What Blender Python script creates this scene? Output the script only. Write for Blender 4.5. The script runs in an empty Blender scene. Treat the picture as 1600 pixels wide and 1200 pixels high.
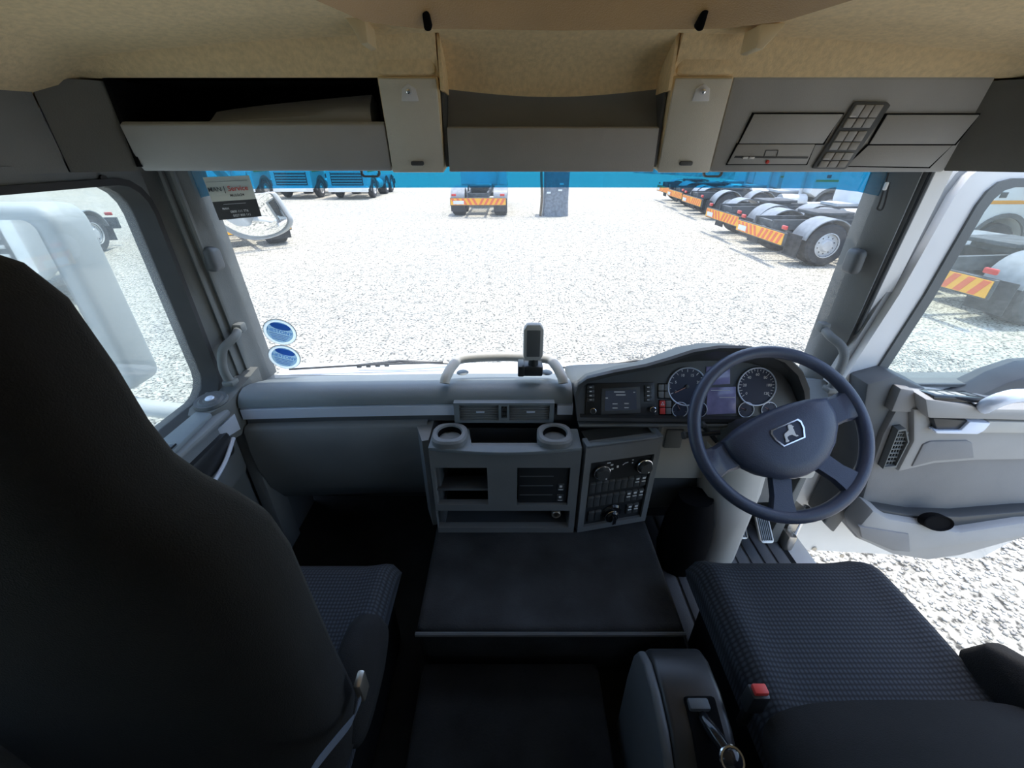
import bpy, bmesh, math, random
from mathutils import Vector, Matrix, Euler
random.seed(7)
R = math.radians
PI = math.pi
scn = bpy.context.scene
COL = scn.collection

# ---------------------------------------------------------------- camera, sky, sun, exposure
CAM = Vector((-0.08, 0.0, 2.6)); FPX = 650.0; PITCH = R(29.3)
cd = bpy.data.cameras.new('camera'); cam = bpy.data.objects.new('camera', cd); COL.objects.link(cam)
cam.location = CAM; cam.rotation_euler = (PI/2 - PITCH, 0, 0)
cd.sensor_width = 36.0; cd.lens = 36.0*FPX/1600; cd.clip_start = 0.02; cd.clip_end = 500
scn.camera = cam

w = bpy.data.worlds.new('sky'); scn.world = w; w.use_nodes = True
nt = w.node_tree; nt.nodes.clear()
sk = nt.nodes.new('ShaderNodeTexSky'); sk.sky_type = 'NISHITA'; sk.sun_disc = False
sk.sun_elevation = R(77); sk.sun_rotation = R(40); sk.air_density = 1.2; sk.dust_density = 1.5
bg = nt.nodes.new('ShaderNodeBackground'); bg.inputs[1].default_value = 0.42
wo = nt.nodes.new('ShaderNodeOutputWorld')
nt.links.new(sk.outputs[0], bg.inputs[0]); nt.links.new(bg.outputs[0], wo.inputs[0])

sd = bpy.data.lights.new('sun', 'SUN'); sd.energy = 3.9; sd.angle = R(0.6); sd.color = (1.0, 0.955, 0.88)
sun = bpy.data.objects.new('sun', sd); COL.objects.link(sun)
SUN_DIR = Vector((0.17, 0.13, 0.976)).normalized()          # towards the sun: ahead of the cab, to the right, high
sun.rotation_euler = SUN_DIR.to_track_quat('Z', 'Y').to_euler(); sun.location = (4, 6, 12)

scn.view_settings.view_transform = 'Standard'; scn.view_settings.look = 'None'
scn.view_settings.gamma = 1.0; scn.view_settings.use_curve_mapping = False
scn.view_settings.exposure = 0.2
scn.cycles.use_denoising = True
scn.cycles.max_bounces = 16; scn.cycles.diffuse_bounces = 8; scn.cycles.transparent_max_bounces = 16
scn.cycles.sample_clamp_indirect = 6.0

# ---------------------------------------------------------------- helpers
FW = Vector((0, math.cos(PITCH), -math.sin(PITCH))); UP = Vector((0, math.sin(PITCH), math.cos(PITCH))); RT = Vector((1, 0, 0))
def at(x, y, X=None, Y=None, Z=None):
    """a point of the photograph carried out to a known plane of the cab"""
    d = FW + RT*((x-800)/FPX) + UP*((600-y)/FPX)
    t = (X-CAM.x)/d.x if X is not None else (Y-CAM.y)/d.y if Y is not None else (Z-CAM.z)/d.z
    return CAM + d*t
def xz(x, y, Y):
    p = at(x, y, Y=Y); return (p.x, p.z)

MATS = {}
def M(name, col, rough=0.5, metal=0.0, var=0.12, scale=6.0, bump=0.0, bscale=250.0, spec=0.5, emit=0.0, coat=0.0):
    m = bpy.data.materials.new(name); m.use_nodes = True
    n = m.node_tree.nodes; l = m.node_tree.links; b = n['Principled BSDF']
    b.inputs['Roughness'].default_value = rough; b.inputs['Metallic'].default_value = metal
    b.inputs['Specular IOR Level'].default_value = spec
    b.inputs['Coat Weight'].default_value = coat
    tc = n.new('ShaderNodeTexCoord')
    no = n.new('ShaderNodeTexNoise'); no.inputs['Scale'].default_value = scale; no.inputs['Detail'].default_value = 5
    l.new(tc.outputs['Object'], no.inputs['Vector'])
    r = n.new('ShaderNodeValToRGB'); r.color_ramp.elements[0].position = 0.3; r.color_ramp.elements[1].position = 0.7
    r.color_ramp.elements[0].color = [c*(1-var) for c in col] + [1]; r.color_ramp.elements[1].color = [min(1, c*(1+var)) for c in col] + [1]
    l.new(no.outputs['Fac'], r.inputs['Fac']); l.new(r.outputs['Color'], b.inputs['Base Color'])
    if bump:
        n2 = n.new('ShaderNodeTexNoise'); n2.inputs['Scale'].default_value = bscale; n2.inputs['Detail'].default_value = 3
        l.new(tc.outputs['Object'], n2.inputs['Vector'])
        bp = n.new('ShaderNodeBump'); bp.inputs['Strength'].default_value = bump; bp.inputs['Distance'].default_value = 0.002
        l.new(n2.outputs['Fac'], bp.inputs['Height']); l.new(bp.outputs['Normal'], b.inputs['Normal'])
    if emit:
        l.new(r.outputs['Color'], b.inputs['Emission Color']); b.inputs['Emission Strength'].default_value = emit
    MATS[name] = m
    return m

M('dash_grey', (0.175, 0.188, 0.200), 0.55, bump=0.25, bscale=500, var=0.08)
M('dash_top', (0.17, 0.20, 0.225), 0.5, bump=0.25, bscale=500, var=0.06)
M('header_grey', (0.42, 0.43, 0.435), 0.6, bump=0.25, bscale=500, var=0.07)
M('dark_grey', (0.095, 0.105, 0.115), 0.5, bump=0.2, bscale=500)
M('pillar_grey', (0.15, 0.16, 0.16), 0.6, bump=0.25, bscale=400)
M('black_plastic', (0.025, 0.027, 0.03), 0.35)
M('gloss_black', (0.012, 0.013, 0.016), 0.12)
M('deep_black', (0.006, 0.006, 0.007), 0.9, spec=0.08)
M('door_grey', (0.345, 0.345, 0.345), 0.55, bump=0.2, bscale=500, var=0.05)
M('door_mid', (0.23, 0.23, 0.235), 0.65, bump=0.3, bscale=500, var=0.08)
M('light_grey', (0.50, 0.49, 0.46), 0.5, var=0.05)
M('tan_fabric', (0.86, 0.665, 0.385), 0.95, bump=0.5, bscale=320, var=0.09, scale=110)
M('tan_plastic', (0.80, 0.66, 0.42), 0.5, var=0.05)
M('brown_plastic', (0.46, 0.27, 0.09), 0.5, bump=0.3, bscale=400)
M('lamp_lens', (0.74, 0.73, 0.66), 0.35, var=0.04, bump=0.4, bscale=700)
M('white_paint', (0.82, 0.82, 0.82), 0.25, var=0.03, coat=0.4)
M('silver', (0.72, 0.80, 0.95), 0.30, 0.2, var=0.03)
M('chrome', (0.85, 0.87, 0.9), 0.12, 1.0, var=0.02)
M('rubber', (0.03, 0.03, 0.032), 0.75, var=0.3)
M('wheel_leather', (0.050, 0.064, 0.110), 0.40, bump=0.3, bscale=350, var=0.1)  # bluish base: sky reflection on a dark wheel put into the colour
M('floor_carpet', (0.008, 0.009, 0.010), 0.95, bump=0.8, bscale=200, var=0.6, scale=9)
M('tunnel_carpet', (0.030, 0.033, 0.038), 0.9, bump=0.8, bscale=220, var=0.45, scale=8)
M('mat_rubber', (0.11, 0.12, 0.135), 0.6, bump=0.4, bscale=300, var=0.2)
M('seat_black', (0.010, 0.010, 0.011), 0.95, bump=0.6, bscale=500, var=0.3)
M('steel', (0.5, 0.47, 0.42), 0.35, 0.9, var=0.15)
M('red_plastic', (0.75, 0.07, 0.06), 0.4, var=0.05)
M('print_white', (0.8, 0.82, 0.85), 0.5, var=0.02)
M('print_red', (0.65, 0.05, 0.03), 0.5, var=0.02)
M('print_black', (0.02, 0.02, 0.022), 0.5, var=0.02)
M('paper_cream', (0.80, 0.79, 0.72), 0.7, var=0.05)
M('paper_dark', (0.05, 0.05, 0.055), 0.6, var=0.15, scale=40)
M('sticker_blue', (0.12, 0.34, 0.75), 0.5, var=0.05)
M('sticker_pale', (0.38, 0.54, 0.70), 0.5, var=0.05)
M('sticker_rim', (0.72, 0.80, 0.82), 0.5, var=0.02)
M('button_grey', (0.20, 0.205, 0.21), 0.45, var=0.05)
M('button_dark', (0.055, 0.06, 0.065), 0.4, var=0.05)
M('button_pale', (0.36, 0.355, 0.34), 0.45, var=0.05)
M('dial_face', (0.03, 0.04, 0.08), 0.6, var=0.05)
M('needle', (0.7, 0.35, 0.3), 0.4, var=0.02)
M('screen', (0.05, 0.065, 0.10), 0.15, var=0.1, emit=0.15)
M('screen_lilac', (0.16, 0.17, 0.34), 0.15, var=0.25, scale=25, emit=0.12)
M('mirror_glass', (0.88, 0.9, 0.9), 0.02, 1.0, var=0.01)
M('mirror_shell', (0.45, 0.46, 0.46), 0.5, var=0.05)
M('belt_web', (0.10, 0.12, 0.16), 0.7, var=0.1)
M('tyre', (0.045, 0.045, 0.047), 0.9, bump=0.5, bscale=60, var=0.4)
M('rim_steel', (0.62, 0.62, 0.62), 0.45, 0.3, var=0.1)
M('chassis', (0.07, 0.075, 0.08), 0.7, var=0.4)
M('fender', (0.10, 0.105, 0.11), 0.5, var=0.2)
M('mudguard_grey', (0.24, 0.25, 0.26), 0.35, var=0.2)
M('fender_pale', (0.55, 0.56, 0.57), 0.45, var=0.1)
M('cab_white', (0.80, 0.81, 0.82), 0.35, var=0.04)
M('cab_glass', (0.03, 0.045, 0.06), 0.08, var=0.1)
M('lamp_red', (0.6, 0.04, 0.03), 0.3, var=0.05)
M('orange_stripe', (0.85, 0.36, 0.03), 0.5, var=0.05)
M('chev_red', (0.80, 0.15, 0.05), 0.5, var=0.05)
M('chev_yellow', (0.92, 0.43, 0.03), 0.5, var=0.05)
M('plate_white', (0.75, 0.75, 0.72), 0.5, var=0.04)
M('pole_wood', (0.16, 0.12, 0.08), 0.85, var=0.3, scale=20)
M('tarp_grey', (0.20, 0.22, 0.25), 0.7, var=0.25, scale=10)
M('rock', (0.34, 0.34, 0.33), 0.95, var=0.5, scale=1.5, bump=1.0, bscale=12)
M('stone', (0.50, 0.47, 0.42), 0.9, var=0.5, scale=3.0)

def fabric_grid(name, c0, c1, sc):
    m = bpy.data.materials.new(name); m.use_nodes = True
    n = m.node_tree.nodes; l = m.node_tree.links; b = n['Principled BSDF']; b.inputs['Roughness'].default_value = 0.9
    tc = n.new('ShaderNodeTexCoord'); mp = n.new('ShaderNodeMapping'); mp.inputs['Scale'].default_value = (sc, sc*0.9, 0.01)
    v = n.new('ShaderNodeTexVoronoi'); v.inputs['Randomness'].default_value = 0.0; v.inputs['Scale'].default_value = 1.0
    l.new(tc.outputs['Object'], mp.inputs['Vector']); l.new(mp.outputs['Vector'], v.inputs['Vector'])
    r = n.new('ShaderNodeValToRGB'); r.color_ramp.elements[0].position = 0.18; r.color_ramp.elements[1].position = 0.5
    r.color_ramp.elements[0].color = list(c0)+[1]; r.color_ramp.elements[1].color = list(c1)+[1]
    l.new(v.outputs['Distance'], r.inputs['Fac']); l.new(r.outputs['Color'], b.inputs['Base Color'])
    bp = n.new('ShaderNodeBump'); bp.inputs['Strength'].default_value = 0.6; bp.inputs['Distance'].default_value = 0.002; bp.invert = True
    l.new(v.outputs['Distance'], bp.inputs['Height']); l.new(bp.outputs['Normal'], b.inputs['Normal'])
    MATS[name] = m
fabric_grid('seat_fabric', (0.052, 0.062, 0.080), (0.018, 0.021, 0.027), 110)

def film(name, col, k=0.65):
    """thin printed film: light from outside glows through it"""
    m = MATS[name]; n = m.node_tree.nodes; l = m.node_tree.links; b = n['Principled BSDF']; o = n['Material Output']
    t = n.new('ShaderNodeBsdfTranslucent'); t.inputs[0].default_value = list(col)+[1]
    x = n.new('ShaderNodeMixShader'); x.inputs[0].default_value = k
    l.new(b.outputs[0], x.inputs[1]); l.new(t.outputs[0], x.inputs[2]); l.new(x.outputs[0], o.inputs[0])
film('sticker_blue', (0.12, 0.34, 0.75)); film('sticker_pale', (0.38, 0.56, 0.72)); film('sticker_rim', (0.7, 0.8, 0.82)); film('paper_cream', (0.6, 0.6, 0.53), 0.3)

def glass_mat(name, tint, dust, dust_scale=2.0, refl=0.06, streak=False):
    """clear pane with a thin film of dust that the light catches"""
    m = bpy.data.materials.new(name); m.use_nodes = True
    n = m.node_tree.nodes; l = m.node_tree.links; n.clear()
    o = n.new('ShaderNodeOutputMaterial'); t = n.new('ShaderNodeBsdfTransparent'); t.inputs[0].default_value = list(tint)+[1]
    g = n.new('ShaderNodeBsdfGlossy'); g.inputs['Roughness'].default_value = 0.02
    mx = n.new('ShaderNodeMixShader'); mx.inputs[0].default_value = refl
    l.new(t.outputs[0], mx.inputs[1]); l.new(g.outputs[0], mx.inputs[2])
    d = n.new('ShaderNodeBsdfTranslucent'); d.inputs[0].default_value = (0.8, 0.82, 0.82, 1)
    d2 = n.new('ShaderNodeBsdfDiffuse'); d2.inputs[0].default_value = (0.6, 0.6, 0.58, 1)
    md = n.new('ShaderNodeMixShader'); md.inputs[0].default_value = 0.4
    l.new(d.outputs[0], md.inputs[1]); l.new(d2.outputs[0], md.inputs[2])
    tc = n.new('ShaderNodeTexCoord'); no = n.new('ShaderNodeTexNoise'); no.inputs['Scale'].default_value = dust_scale; no.inputs['Detail'].default_value = 6
    l.new(tc.outputs['Object'], no.inputs['Vector'])
    mr = n.new('ShaderNodeMapRange'); mr.inputs[1].default_value = 0.35; mr.inputs[2].default_value = 0.75
    mr.inputs[3].default_value = dust[0]; mr.inputs[4].default_value = dust[1]
    l.new(no.outputs['Fac'], mr.inputs[0])
    m2 = n.new('ShaderNodeMixShader')
    l.new(mr.outputs[0], m2.inputs[0]); l.new(mx.outputs[0], m2.inputs[1]); l.new(md.outputs[0], m2.inputs[2]); l.new(m2.outputs[0], o.inputs[0])
    MATS[name] = m
glass_mat('windscreen_glass', (0.96, 0.98, 0.98), (0.02, 0.11), 2.5, 0.04)
glass_mat('door_glass', (0.90, 0.96, 0.95), (0.08, 0.22), 3.0, 0.06)
glass_mat('clear_glass', (0.90, 0.96, 0.95), (0.02, 0.08), 3.0, 0.05)
glass_mat('sun_band', (0.008, 0.29, 0.50), (0.02, 0.06), 3.0, 0.03)

class B:
    """collects shapes into one mesh"""
    def __init__(s): s.bm = bmesh.new()
    def add(s, t, mat=None):
        if mat is not None: t.transform(mat)
        mp = {}
        for v in t.verts: mp[v] = s.bm.verts.new(v.co)
        for f in t.faces:
            try: s.bm.faces.new([mp[v] for v in f.verts])
            except ValueError: pass
        t.free(); return s
    def box(s, c, size, r=0.0, seg=2, rot=None):
        t = bmesh.new(); bmesh.ops.create_cube(t, size=1.0)
        bmesh.ops.scale(t, vec=size, verts=t.verts)
        if r: bmesh.ops.bevel(t, geom=list(t.edges), offset=min(r, 0.49*min(size)), segments=seg, profile=0.5, affect='EDGES')
        m = Matrix.Translation(c)
        if rot is not None: m = m @ (rot.to_4x4() if isinstance(rot, Matrix) else Euler(rot).to_matrix().to_4x4())
        return s.add(t, m)
    def span(s, lo, hi, r=0.0, seg=2):
        lo = Vector(lo); hi = Vector(hi); return s.box((lo+hi)/2, tuple(abs(a) for a in (hi-lo)), r, seg)
    def prism(s, pts, a, b, plane='XZ', r=0.0, seg=2, mat=None):
        t = bmesh.new()
        f3 = {'XZ': lambda p, d: (p[0], d, p[1]), 'YZ': lambda p, d: (d, p[0], p[1]), 'XY': lambda p, d: (p[0], p[1], d)}[plane]
        va = [t.verts.new(f3(p, a)) for p in pts]; vb = [t.verts.new(f3(p, b)) for p in pts]
        t.faces.new(va); t.faces.new(vb[::-1]); k = len(pts)
        for i in range(k): t.faces.new((va[i], vb[i], vb[(i+1) % k], va[(i+1) % k]))
        bmesh.ops.recalc_face_normals(t, faces=t.faces)
        if r:
            t.normal_update()
            es = [e for e in t.edges if len(e.link_faces) == 2 and e.calc_face_angle(0) > R(28)]
            bmesh.ops.bevel(t, geom=es, offset=r, segments=seg, profile=0.5, affect='EDGES', clamp_overlap=True)
        return s.add(t, mat)
    def tube(s, path, r, n=10, closed=False, cap=True, sq=1.0):
        P = [Vector(p) for p in path]; k = len(P); rs = r if isinstance(r, (list, tuple)) else [r]*k
        rings = []; prev = None
        for i in range(k):
            if closed: d = P[(i+1) % k] - P[i-1]
            else: d = P[min(i+1, k-1)] - P[max(i-1, 0)]
            d.normalize()
            if prev is None:
                a = Vector((0, 0, 1)) if abs(d.z) < 0.9 else Vector((0, 1, 0))
                u = (a - d*a.dot(d)).normalized()
            else: u = (prev - d*prev.dot(d)).normalized()
            prev = u; v = d.cross(u)
            rings.append([P[i] + (u*math.cos(q)*sq + v*math.sin(q))*rs[i] for q in [2*PI*j/n for j in range(n)]])
        return s.loft(rings, cap=cap and not closed, loop=closed)
    def loft(s, rings, cap=True, loop=False, ring_closed=True):
        t = s.bm; V = [[t.verts.new(p) for p in rg] for rg in rings]; n = len(V[0]); k = len(V)
        for i in range(k if loop else k-1):
            A = V[i]; C = V[(i+1) % k]
            for j in range(n if ring_closed else n-1):
                t.faces.new((A[j], A[(j+1) % n], C[(j+1) % n], C[j]))
        if cap and ring_closed and not loop:
            t.faces.new(V[0][::-1]); t.faces.new(V[-1])
        return s
    def lathe(s, prof, n=24, mat=None):
        t = bmesh.new(); V = []
        for (r, h) in prof:
            V.append([t.verts.new((r*math.cos(2*PI*j/n), r*math.sin(2*PI*j/n), h)) for j in range(n)] if r > 1e-6 else [t.verts.new((0, 0, h))])
        for A, C in zip(V, V[1:]):
            for j in range(n):
                q = (j+1) % n
                if len(A) == 1 and len(C) == 1: continue
                if len(A) == 1: t.faces.new((A[0], C[q], C[j]))
                elif len(C) == 1: t.faces.new((A[j], A[q], C[0]))
                else: t.faces.new((A[j], A[q], C[q], C[j]))
        return s.add(t, mat)
    def torus(s, R0, r, n=48, k=12, mat=None):
        t = bmesh.new(); V = [[t.verts.new(((R0+r*math.cos(b))*math.cos(a), (R0+r*math.cos(b))*math.sin(a), r*math.sin(b))) for b in [2*PI*j/k for j in range(k)]] for a in [2*PI*i/n for i in range(n)]]
        for i in range(n):
            for j in range(k): t.faces.new((V[i][j], V[(i+1) % n][j], V[(i+1) % n][(j+1) % k], V[i][(j+1) % k]))
        return s.add(t, mat)
    def sheet(s, fn, nu, nv, thick=None):
        """a curved panel; fn(u, v) gives a point, thick the offset of its other side"""
        t = bmesh.new(); V = [[t.verts.new(fn(i/nu, j/nv)) for j in range(nv+1)] for i in range(nu+1)]
        for i in range(nu):
            for j in range(nv): t.faces.new((V[i][j], V[i+1][j], V[i+1][j+1], V[i][j+1]))
        if thick is not None:
            d = Vector(thick); W_ = [[t.verts.new(v.co+d) for v in r_] for r_ in V]
            for i in range(nu):
                for j in range(nv): t.faces.new((W_[i][j], W_[i][j+1], W_[i+1][j+1], W_[i+1][j]))
            L = [(i, 0) for i in range(nu+1)]+[(nu, j) for j in range(1, nv+1)]+[(i, nv) for i in range(nu-1, -1, -1)]+[(0, j) for j in range(nv-1, 0, -1)]
            for k in range(len(L)):
                (a, c), (e, f) = L[k], L[(k+1) % len(L)]; t.faces.new((V[a][c], V[e][f], W_[e][f], W_[a][c]))
        return s.add(t)
    def plate(s, x0, x1, z0, z1, holes, y0, y1, mat=None, r=0.0):
        """flat plate across x and z with rectangular holes cut through, y0 to y1 deep"""
        xs = sorted({x0, x1} | {h[0] for h in holes} | {h[1] for h in holes}); zs = sorted({z0, z1} | {h[2] for h in holes} | {h[3] for h in holes})
        t = bmesh.new(); vs = {}
        def v(i, j):
            if (i, j) not in vs: vs[(i, j)] = t.verts.new((xs[i], y0, zs[j]))
            return vs[(i, j)]
        for i in range(len(xs)-1):
            for j in range(len(zs)-1):
                cx = (xs[i]+xs[i+1])/2; cz = (zs[j]+zs[j+1])/2
                if any(h[0] < cx < h[1] and h[2] < cz < h[3] for h in holes): continue
                t.faces.new((v(i, j), v(i+1, j), v(i+1, j+1), v(i, j+1)))
        ex = bmesh.ops.extrude_face_region(t, geom=list(t.faces))
        bmesh.ops.translate(t, vec=(0, y1-y0, 0), verts=[g for g in ex['geom'] if isinstance(g, bmesh.types.BMVert)])
        return s.add(t, mat)

ORG = {}
def obj(name, b, mat, parent=None, angle=38, smooth=True, norm=True):
    bm = b.bm
    if norm: bmesh.ops.recalc_face_normals(bm, faces=bm.faces)
    if parent is not None: bmesh.ops.translate(bm, vec=-ORG.get(parent, Vector()), verts=bm.verts)
    me = bpy.data.meshes.new(name); bm.to_mesh(me); bm.free()
    if smooth:
        me.polygons.foreach_set('use_smooth', [True]*len(me.polygons)); me.set_sharp_from_angle(angle=R(angle))
    me.materials.append(MATS[mat] if isinstance(mat, str) else mat)
    o = bpy.data.objects.new(name, me); COL.objects.link(o)
    if parent is not None: o.parent = parent; ORG[o] = ORG.get(parent, Vector())
    return o
def tag(o, label, cat, group=None, kind=None):
    o['label'] = label
    if cat: o['category'] = cat
    if group: o['group'] = group
    if kind: o['kind'] = kind
    return o
def thing(name, label, cat, loc=(0, 0, 0), rot=None, group=None, kind=None):
    """an Empty at the thing's base; with rot its parts are built in its own frame, else in the cab's"""
    o = bpy.data.objects.new(name, None); COL.objects.link(o); o.location = loc; o.empty_display_size = 0.1
    if rot is not None: o.rotation_euler = rot; ORG[o] = Vector()
    else: ORG[o] = Vector(loc)
    return tag(o, label, cat, group, kind)
def struct(name, b, mat, label=None, **k):
    o = obj(name, b, mat, **k); o['kind'] = 'structure'
    if label: o['label'] = label
    return o
def rep(o, offs):
    """copies of a part that share its mesh, moved by each offset"""
    out = [o]
    for d in offs:
        c = o.copy(); COL.objects.link(c); c.parent = o.parent; c.location = o.location + Vector(d); out.append(c)
    return out
def copy_tree(o, parent=None):
    c = o.copy(); COL.objects.link(c); c.parent = parent
    for ch in o.children: copy_tree(ch, c)
    return c

_tx = {}
def text(b, s, size, mat, align='CENTER', thick=0.0006):
    """lettering as a flat raised print; lies in local x (right) and y (up)"""
    key = (s, align)
    if key not in _tx:
        cu = bpy.data.curves.new('t', 'FONT'); cu.body = s; cu.align_x = align; cu.align_y = 'CENTER'; cu.size = 1.0; cu.resolution_u = 3; cu.offset = 0.012
        o = bpy.data.objects.new('t', cu); COL.objects.link(o); bpy.context.view_layer.update()
        me = bpy.data.meshes.new_from_object(o.evaluated_get(bpy.context.evaluated_depsgraph_get()))
        _tx[key] = ([tuple(v.co) for v in me.vertices], [tuple(p.vertices) for p in me.polygons])
        bpy.data.objects.remove(o); bpy.data.curves.remove(cu); bpy.data.meshes.remove(me)
    V, Fc = _tx[key]
    t = bmesh.new(); vs = [t.verts.new((x*size, y*size, 0)) for x, y, z in V]
    for f in Fc:
        try: t.faces.new([vs[i] for i in f])
        except ValueError: pass
    return b.add(t, mat)
def frame(o, ex, ey):
    """matrix with x along ex, y along ey"""
    ex = Vector(ex).normalized(); ey = Vector(ey); ey = (ey - ex*ey.dot(ex)).normalized(); ez = ex.cross(ey)
    m = Matrix((ex, ey, ez)).transposed().to_4x4(); m.translation = Vector(o); return m
def arc(cx, cy, r, a0, a1, n): return [(cx+r*math.cos(R(a0+(a1-a0)*i/n)), cy+r*math.sin(R(a0+(a1-a0)*i/n))) for i in range(n+1)]
def rrect(x0, x1, y0, y1, r, n=4):
    return arc(x1-r, y1-r, r, 0, 90, n)+arc(x0+r, y1-r, r, 90, 180, n)+arc(x0+r, y0+r, r, 180, 270, n)+arc(x1-r, y0+r, r, 270, 360, n)
def smooth_path(pts, n=6):
    P = [Vector(p) for p in pts]; out = []
    for i in range(len(P)-1):
        p0 = P[max(i-1, 0)]; p1 = P[i]; p2 = P[i+1]; p3 = P[min(i+2, len(P)-1)]
        for j in range(n):
            t = j/n
            out.append(0.5*((2*p1)+(p2-p0)*t+(2*p0-5*p1+4*p2-p3)*t*t+(3*p1-p0-3*p2+p3)*t**3))
    out.append(P[-1]); return out

# ================================================================ THE SETTING
# gravel yard
def gravel():
    m = bpy.data.materials.new('gravel'); m.use_nodes = True
    n = m.node_tree.nodes; l = m.node_tree.links; b = n['Principled BSDF']; b.inputs['Roughness'].default_value = 0.95
    tc = n.new('ShaderNodeTexCoord')
    def noise(sc, det=6, dist=0.0):
        q = n.new('ShaderNodeTexNoise'); q.inputs['Scale'].default_value = sc; q.inputs['Detail'].default_value = det; q.inputs['Distortion'].default_value = dist
        l.new(tc.outputs['Object'], q.inputs['Vector']); return q
    a = noise(0.22, 5); c = noise(24, 8); f = noise(6, 9, 0.4)
    r1 = n.new('ShaderNodeValToRGB'); e = r1.color_ramp.elements
    e[0].position = 0.35; e[0].color = (0.50, 0.475, 0.405, 1); e[1].position = 0.7; e[1].color = (0.575, 0.53, 0.43, 1)
    l.new(a.outputs['Fac'], r1.inputs['Fac'])
    r2 = n.new('ShaderNodeValToRGB'); e = r2.color_ramp.elements
    e[0].position = 0.36; e[0].color = (0.13, 0.13, 0.13, 1); e[1].position = 0.52; e[1].color = (1, 1, 1, 1)
    l.new(c.outputs['Fac'], r2.inputs['Fac'])
    r3 = n.new('ShaderNodeValToRGB'); e = r3.color_ramp.elements
    e[0].position = 0.34; e[0].color = (0.60, 0.60, 0.60, 1); e[1].position = 0.52; e[1].color = (1, 1, 1, 1)
    l.new(f.outputs['Fac'], r3.inputs['Fac'])
    m1 = n.new('ShaderNodeMix'); m1.data_type = 'RGBA'; m1.blend_type = 'MULTIPLY'; m1.inputs[0].default_value = 1.0
    m2 = n.new('ShaderNodeMix'); m2.data_type = 'RGBA'; m2.blend_type = 'MULTIPLY'; m2.inputs[0].default_value = 1.0
    l.new(r1.outputs[0], m1.inputs[6]); l.new(r2.outputs[0], m1.inputs[7]); l.new(m1.outputs[2], m2.inputs[6]); l.new(r3.outputs[0], m2.inputs[7])
    l.new(m2.outputs[2], b.inputs['Base Color'])
    MATS['gravel'] = m
gravel()
g = B(); g.sheet(lambda u, v: ((u-0.5)*180, -50+v*180, 0.0), 12, 12, (0, 0, -0.2))
struct('ground', g, 'gravel', 'pale gravel yard all around the truck', smooth=False)

# cab shell
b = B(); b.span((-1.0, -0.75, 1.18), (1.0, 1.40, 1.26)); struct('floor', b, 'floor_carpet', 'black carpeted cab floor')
b = B(); b.span((-1.02, -0.80, 1.2), (1.02, -0.75, 3.0)); struct('wall_back', b, 'light_grey', 'pale rear wall of the cab')
b = B(); b.span((-1.04, -0.75, 1.2), (-0.98, -0.12, 2.57)); struct('wall_left', b, 'header_grey')
b = B(); b.span((0.98, -0.75, 1.2), (1.04, -0.10, 2.57)); struct('wall_right', b, 'header_grey')
b = B(); b.span((-1.0, 1.37, 1.0), (1.0, 1.40, 1.855)); b.span((-0.94, 1.28, 1.825), (1.0, 1.38, 1.853)); struct('wall_front', b, 'dark_grey')  # second slab is added under the deck to block sun leaking in

def ceil_z(x, y): return 2.785 - 0.05*x*x - 0.06*max(0, abs(x)-0.85)/0.13 + 0.10*max(0.0, 0.95-y)
b = B(); b.sheet(lambda u, v: (-1.02+2.04*u, -0.78+1.73*v, ceil_z(-1.02+2.04*u, -0.78+1.73*v)), 40, 16, (0, 0, 0.05))
struct('ceiling', b, 'tan_fabric', 'tan fabric roof lining', angle=60)
# tan front strip under the roof lining, above the overhead shelf
b = B()
for (xa, xb) in ((-1.0, -0.219), (0.226, 1.0)):
    b.sheet(lambda u, v, xa=xa, xb=xb: ((xa+(xb-xa)*u), 0.98-0.03*v, 2.722+(ceil_z(xa+(xb-xa)*u, 0.95)-2.722+0.004)*v), 14, 3, (0, 0.05, 0.0))
for s in (-1, 1):                                             # tan cheeks along both sides
    b.sheet(lambda u, v, s=s: (s*(0.985-0.02*v), -0.75+1.74*u, 2.705+0.05*v), 6, 3, (s*0.04, 0, 0))
struct('trim_1', b, 'tan_fabric', 'tan fabric strip between overhead shelf and roof lining', angle=60)
# the roof over the shelf, outside
b = B(); b.span((-1.02, 0.96, 2.80), (1.02, 1.24, 2.90), 0.03); b.span((-1.02, 1.19, 2.61), (1.02, 1.25, 2.88), 0.02)
b.span((-1.05, -0.78, 2.56), (-0.995, 1.22, 2.90), 0.02); b.span((0.995, -0.78, 2.585), (1.05, 1.22, 2.90), 0.02); b.span((-1.05, -0.80, 2.93), (1.05, 1.0, 3.02), 0.03)
struct('roof', b, 'white_paint', 'white cab roof')

# windscreen
def ws(x, z, off=0.0):
    k = (z-1.90)/0.70
    return Vector((x, 1.30-0.15*k + 0.06*(1-(x/0.95)**2) - off, z))
b = B(); b.sheet(lambda u, v: ws(-0.975+1.95*u, 1.86+0.76*v), 24, 8)
win = struct('window_1', b, 'windscreen_glass', 'wide dusty windscreen of the cab', norm=False)
def band_low(x): return 2.514 - 0.03*max(0, (abs(x)-0.72)/0.2)**2
b = B(); b.sheet(lambda u, v: ws(-0.94+1.88*u, band_low(-0.94+1.88*u)*(1-v)+2.62*v, 0.004), 30, 3)
obj('sun_band', b, 'sun_band', win, norm=False)['label'] = 'blue tinted sun band across the top of the windscreen'

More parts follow.
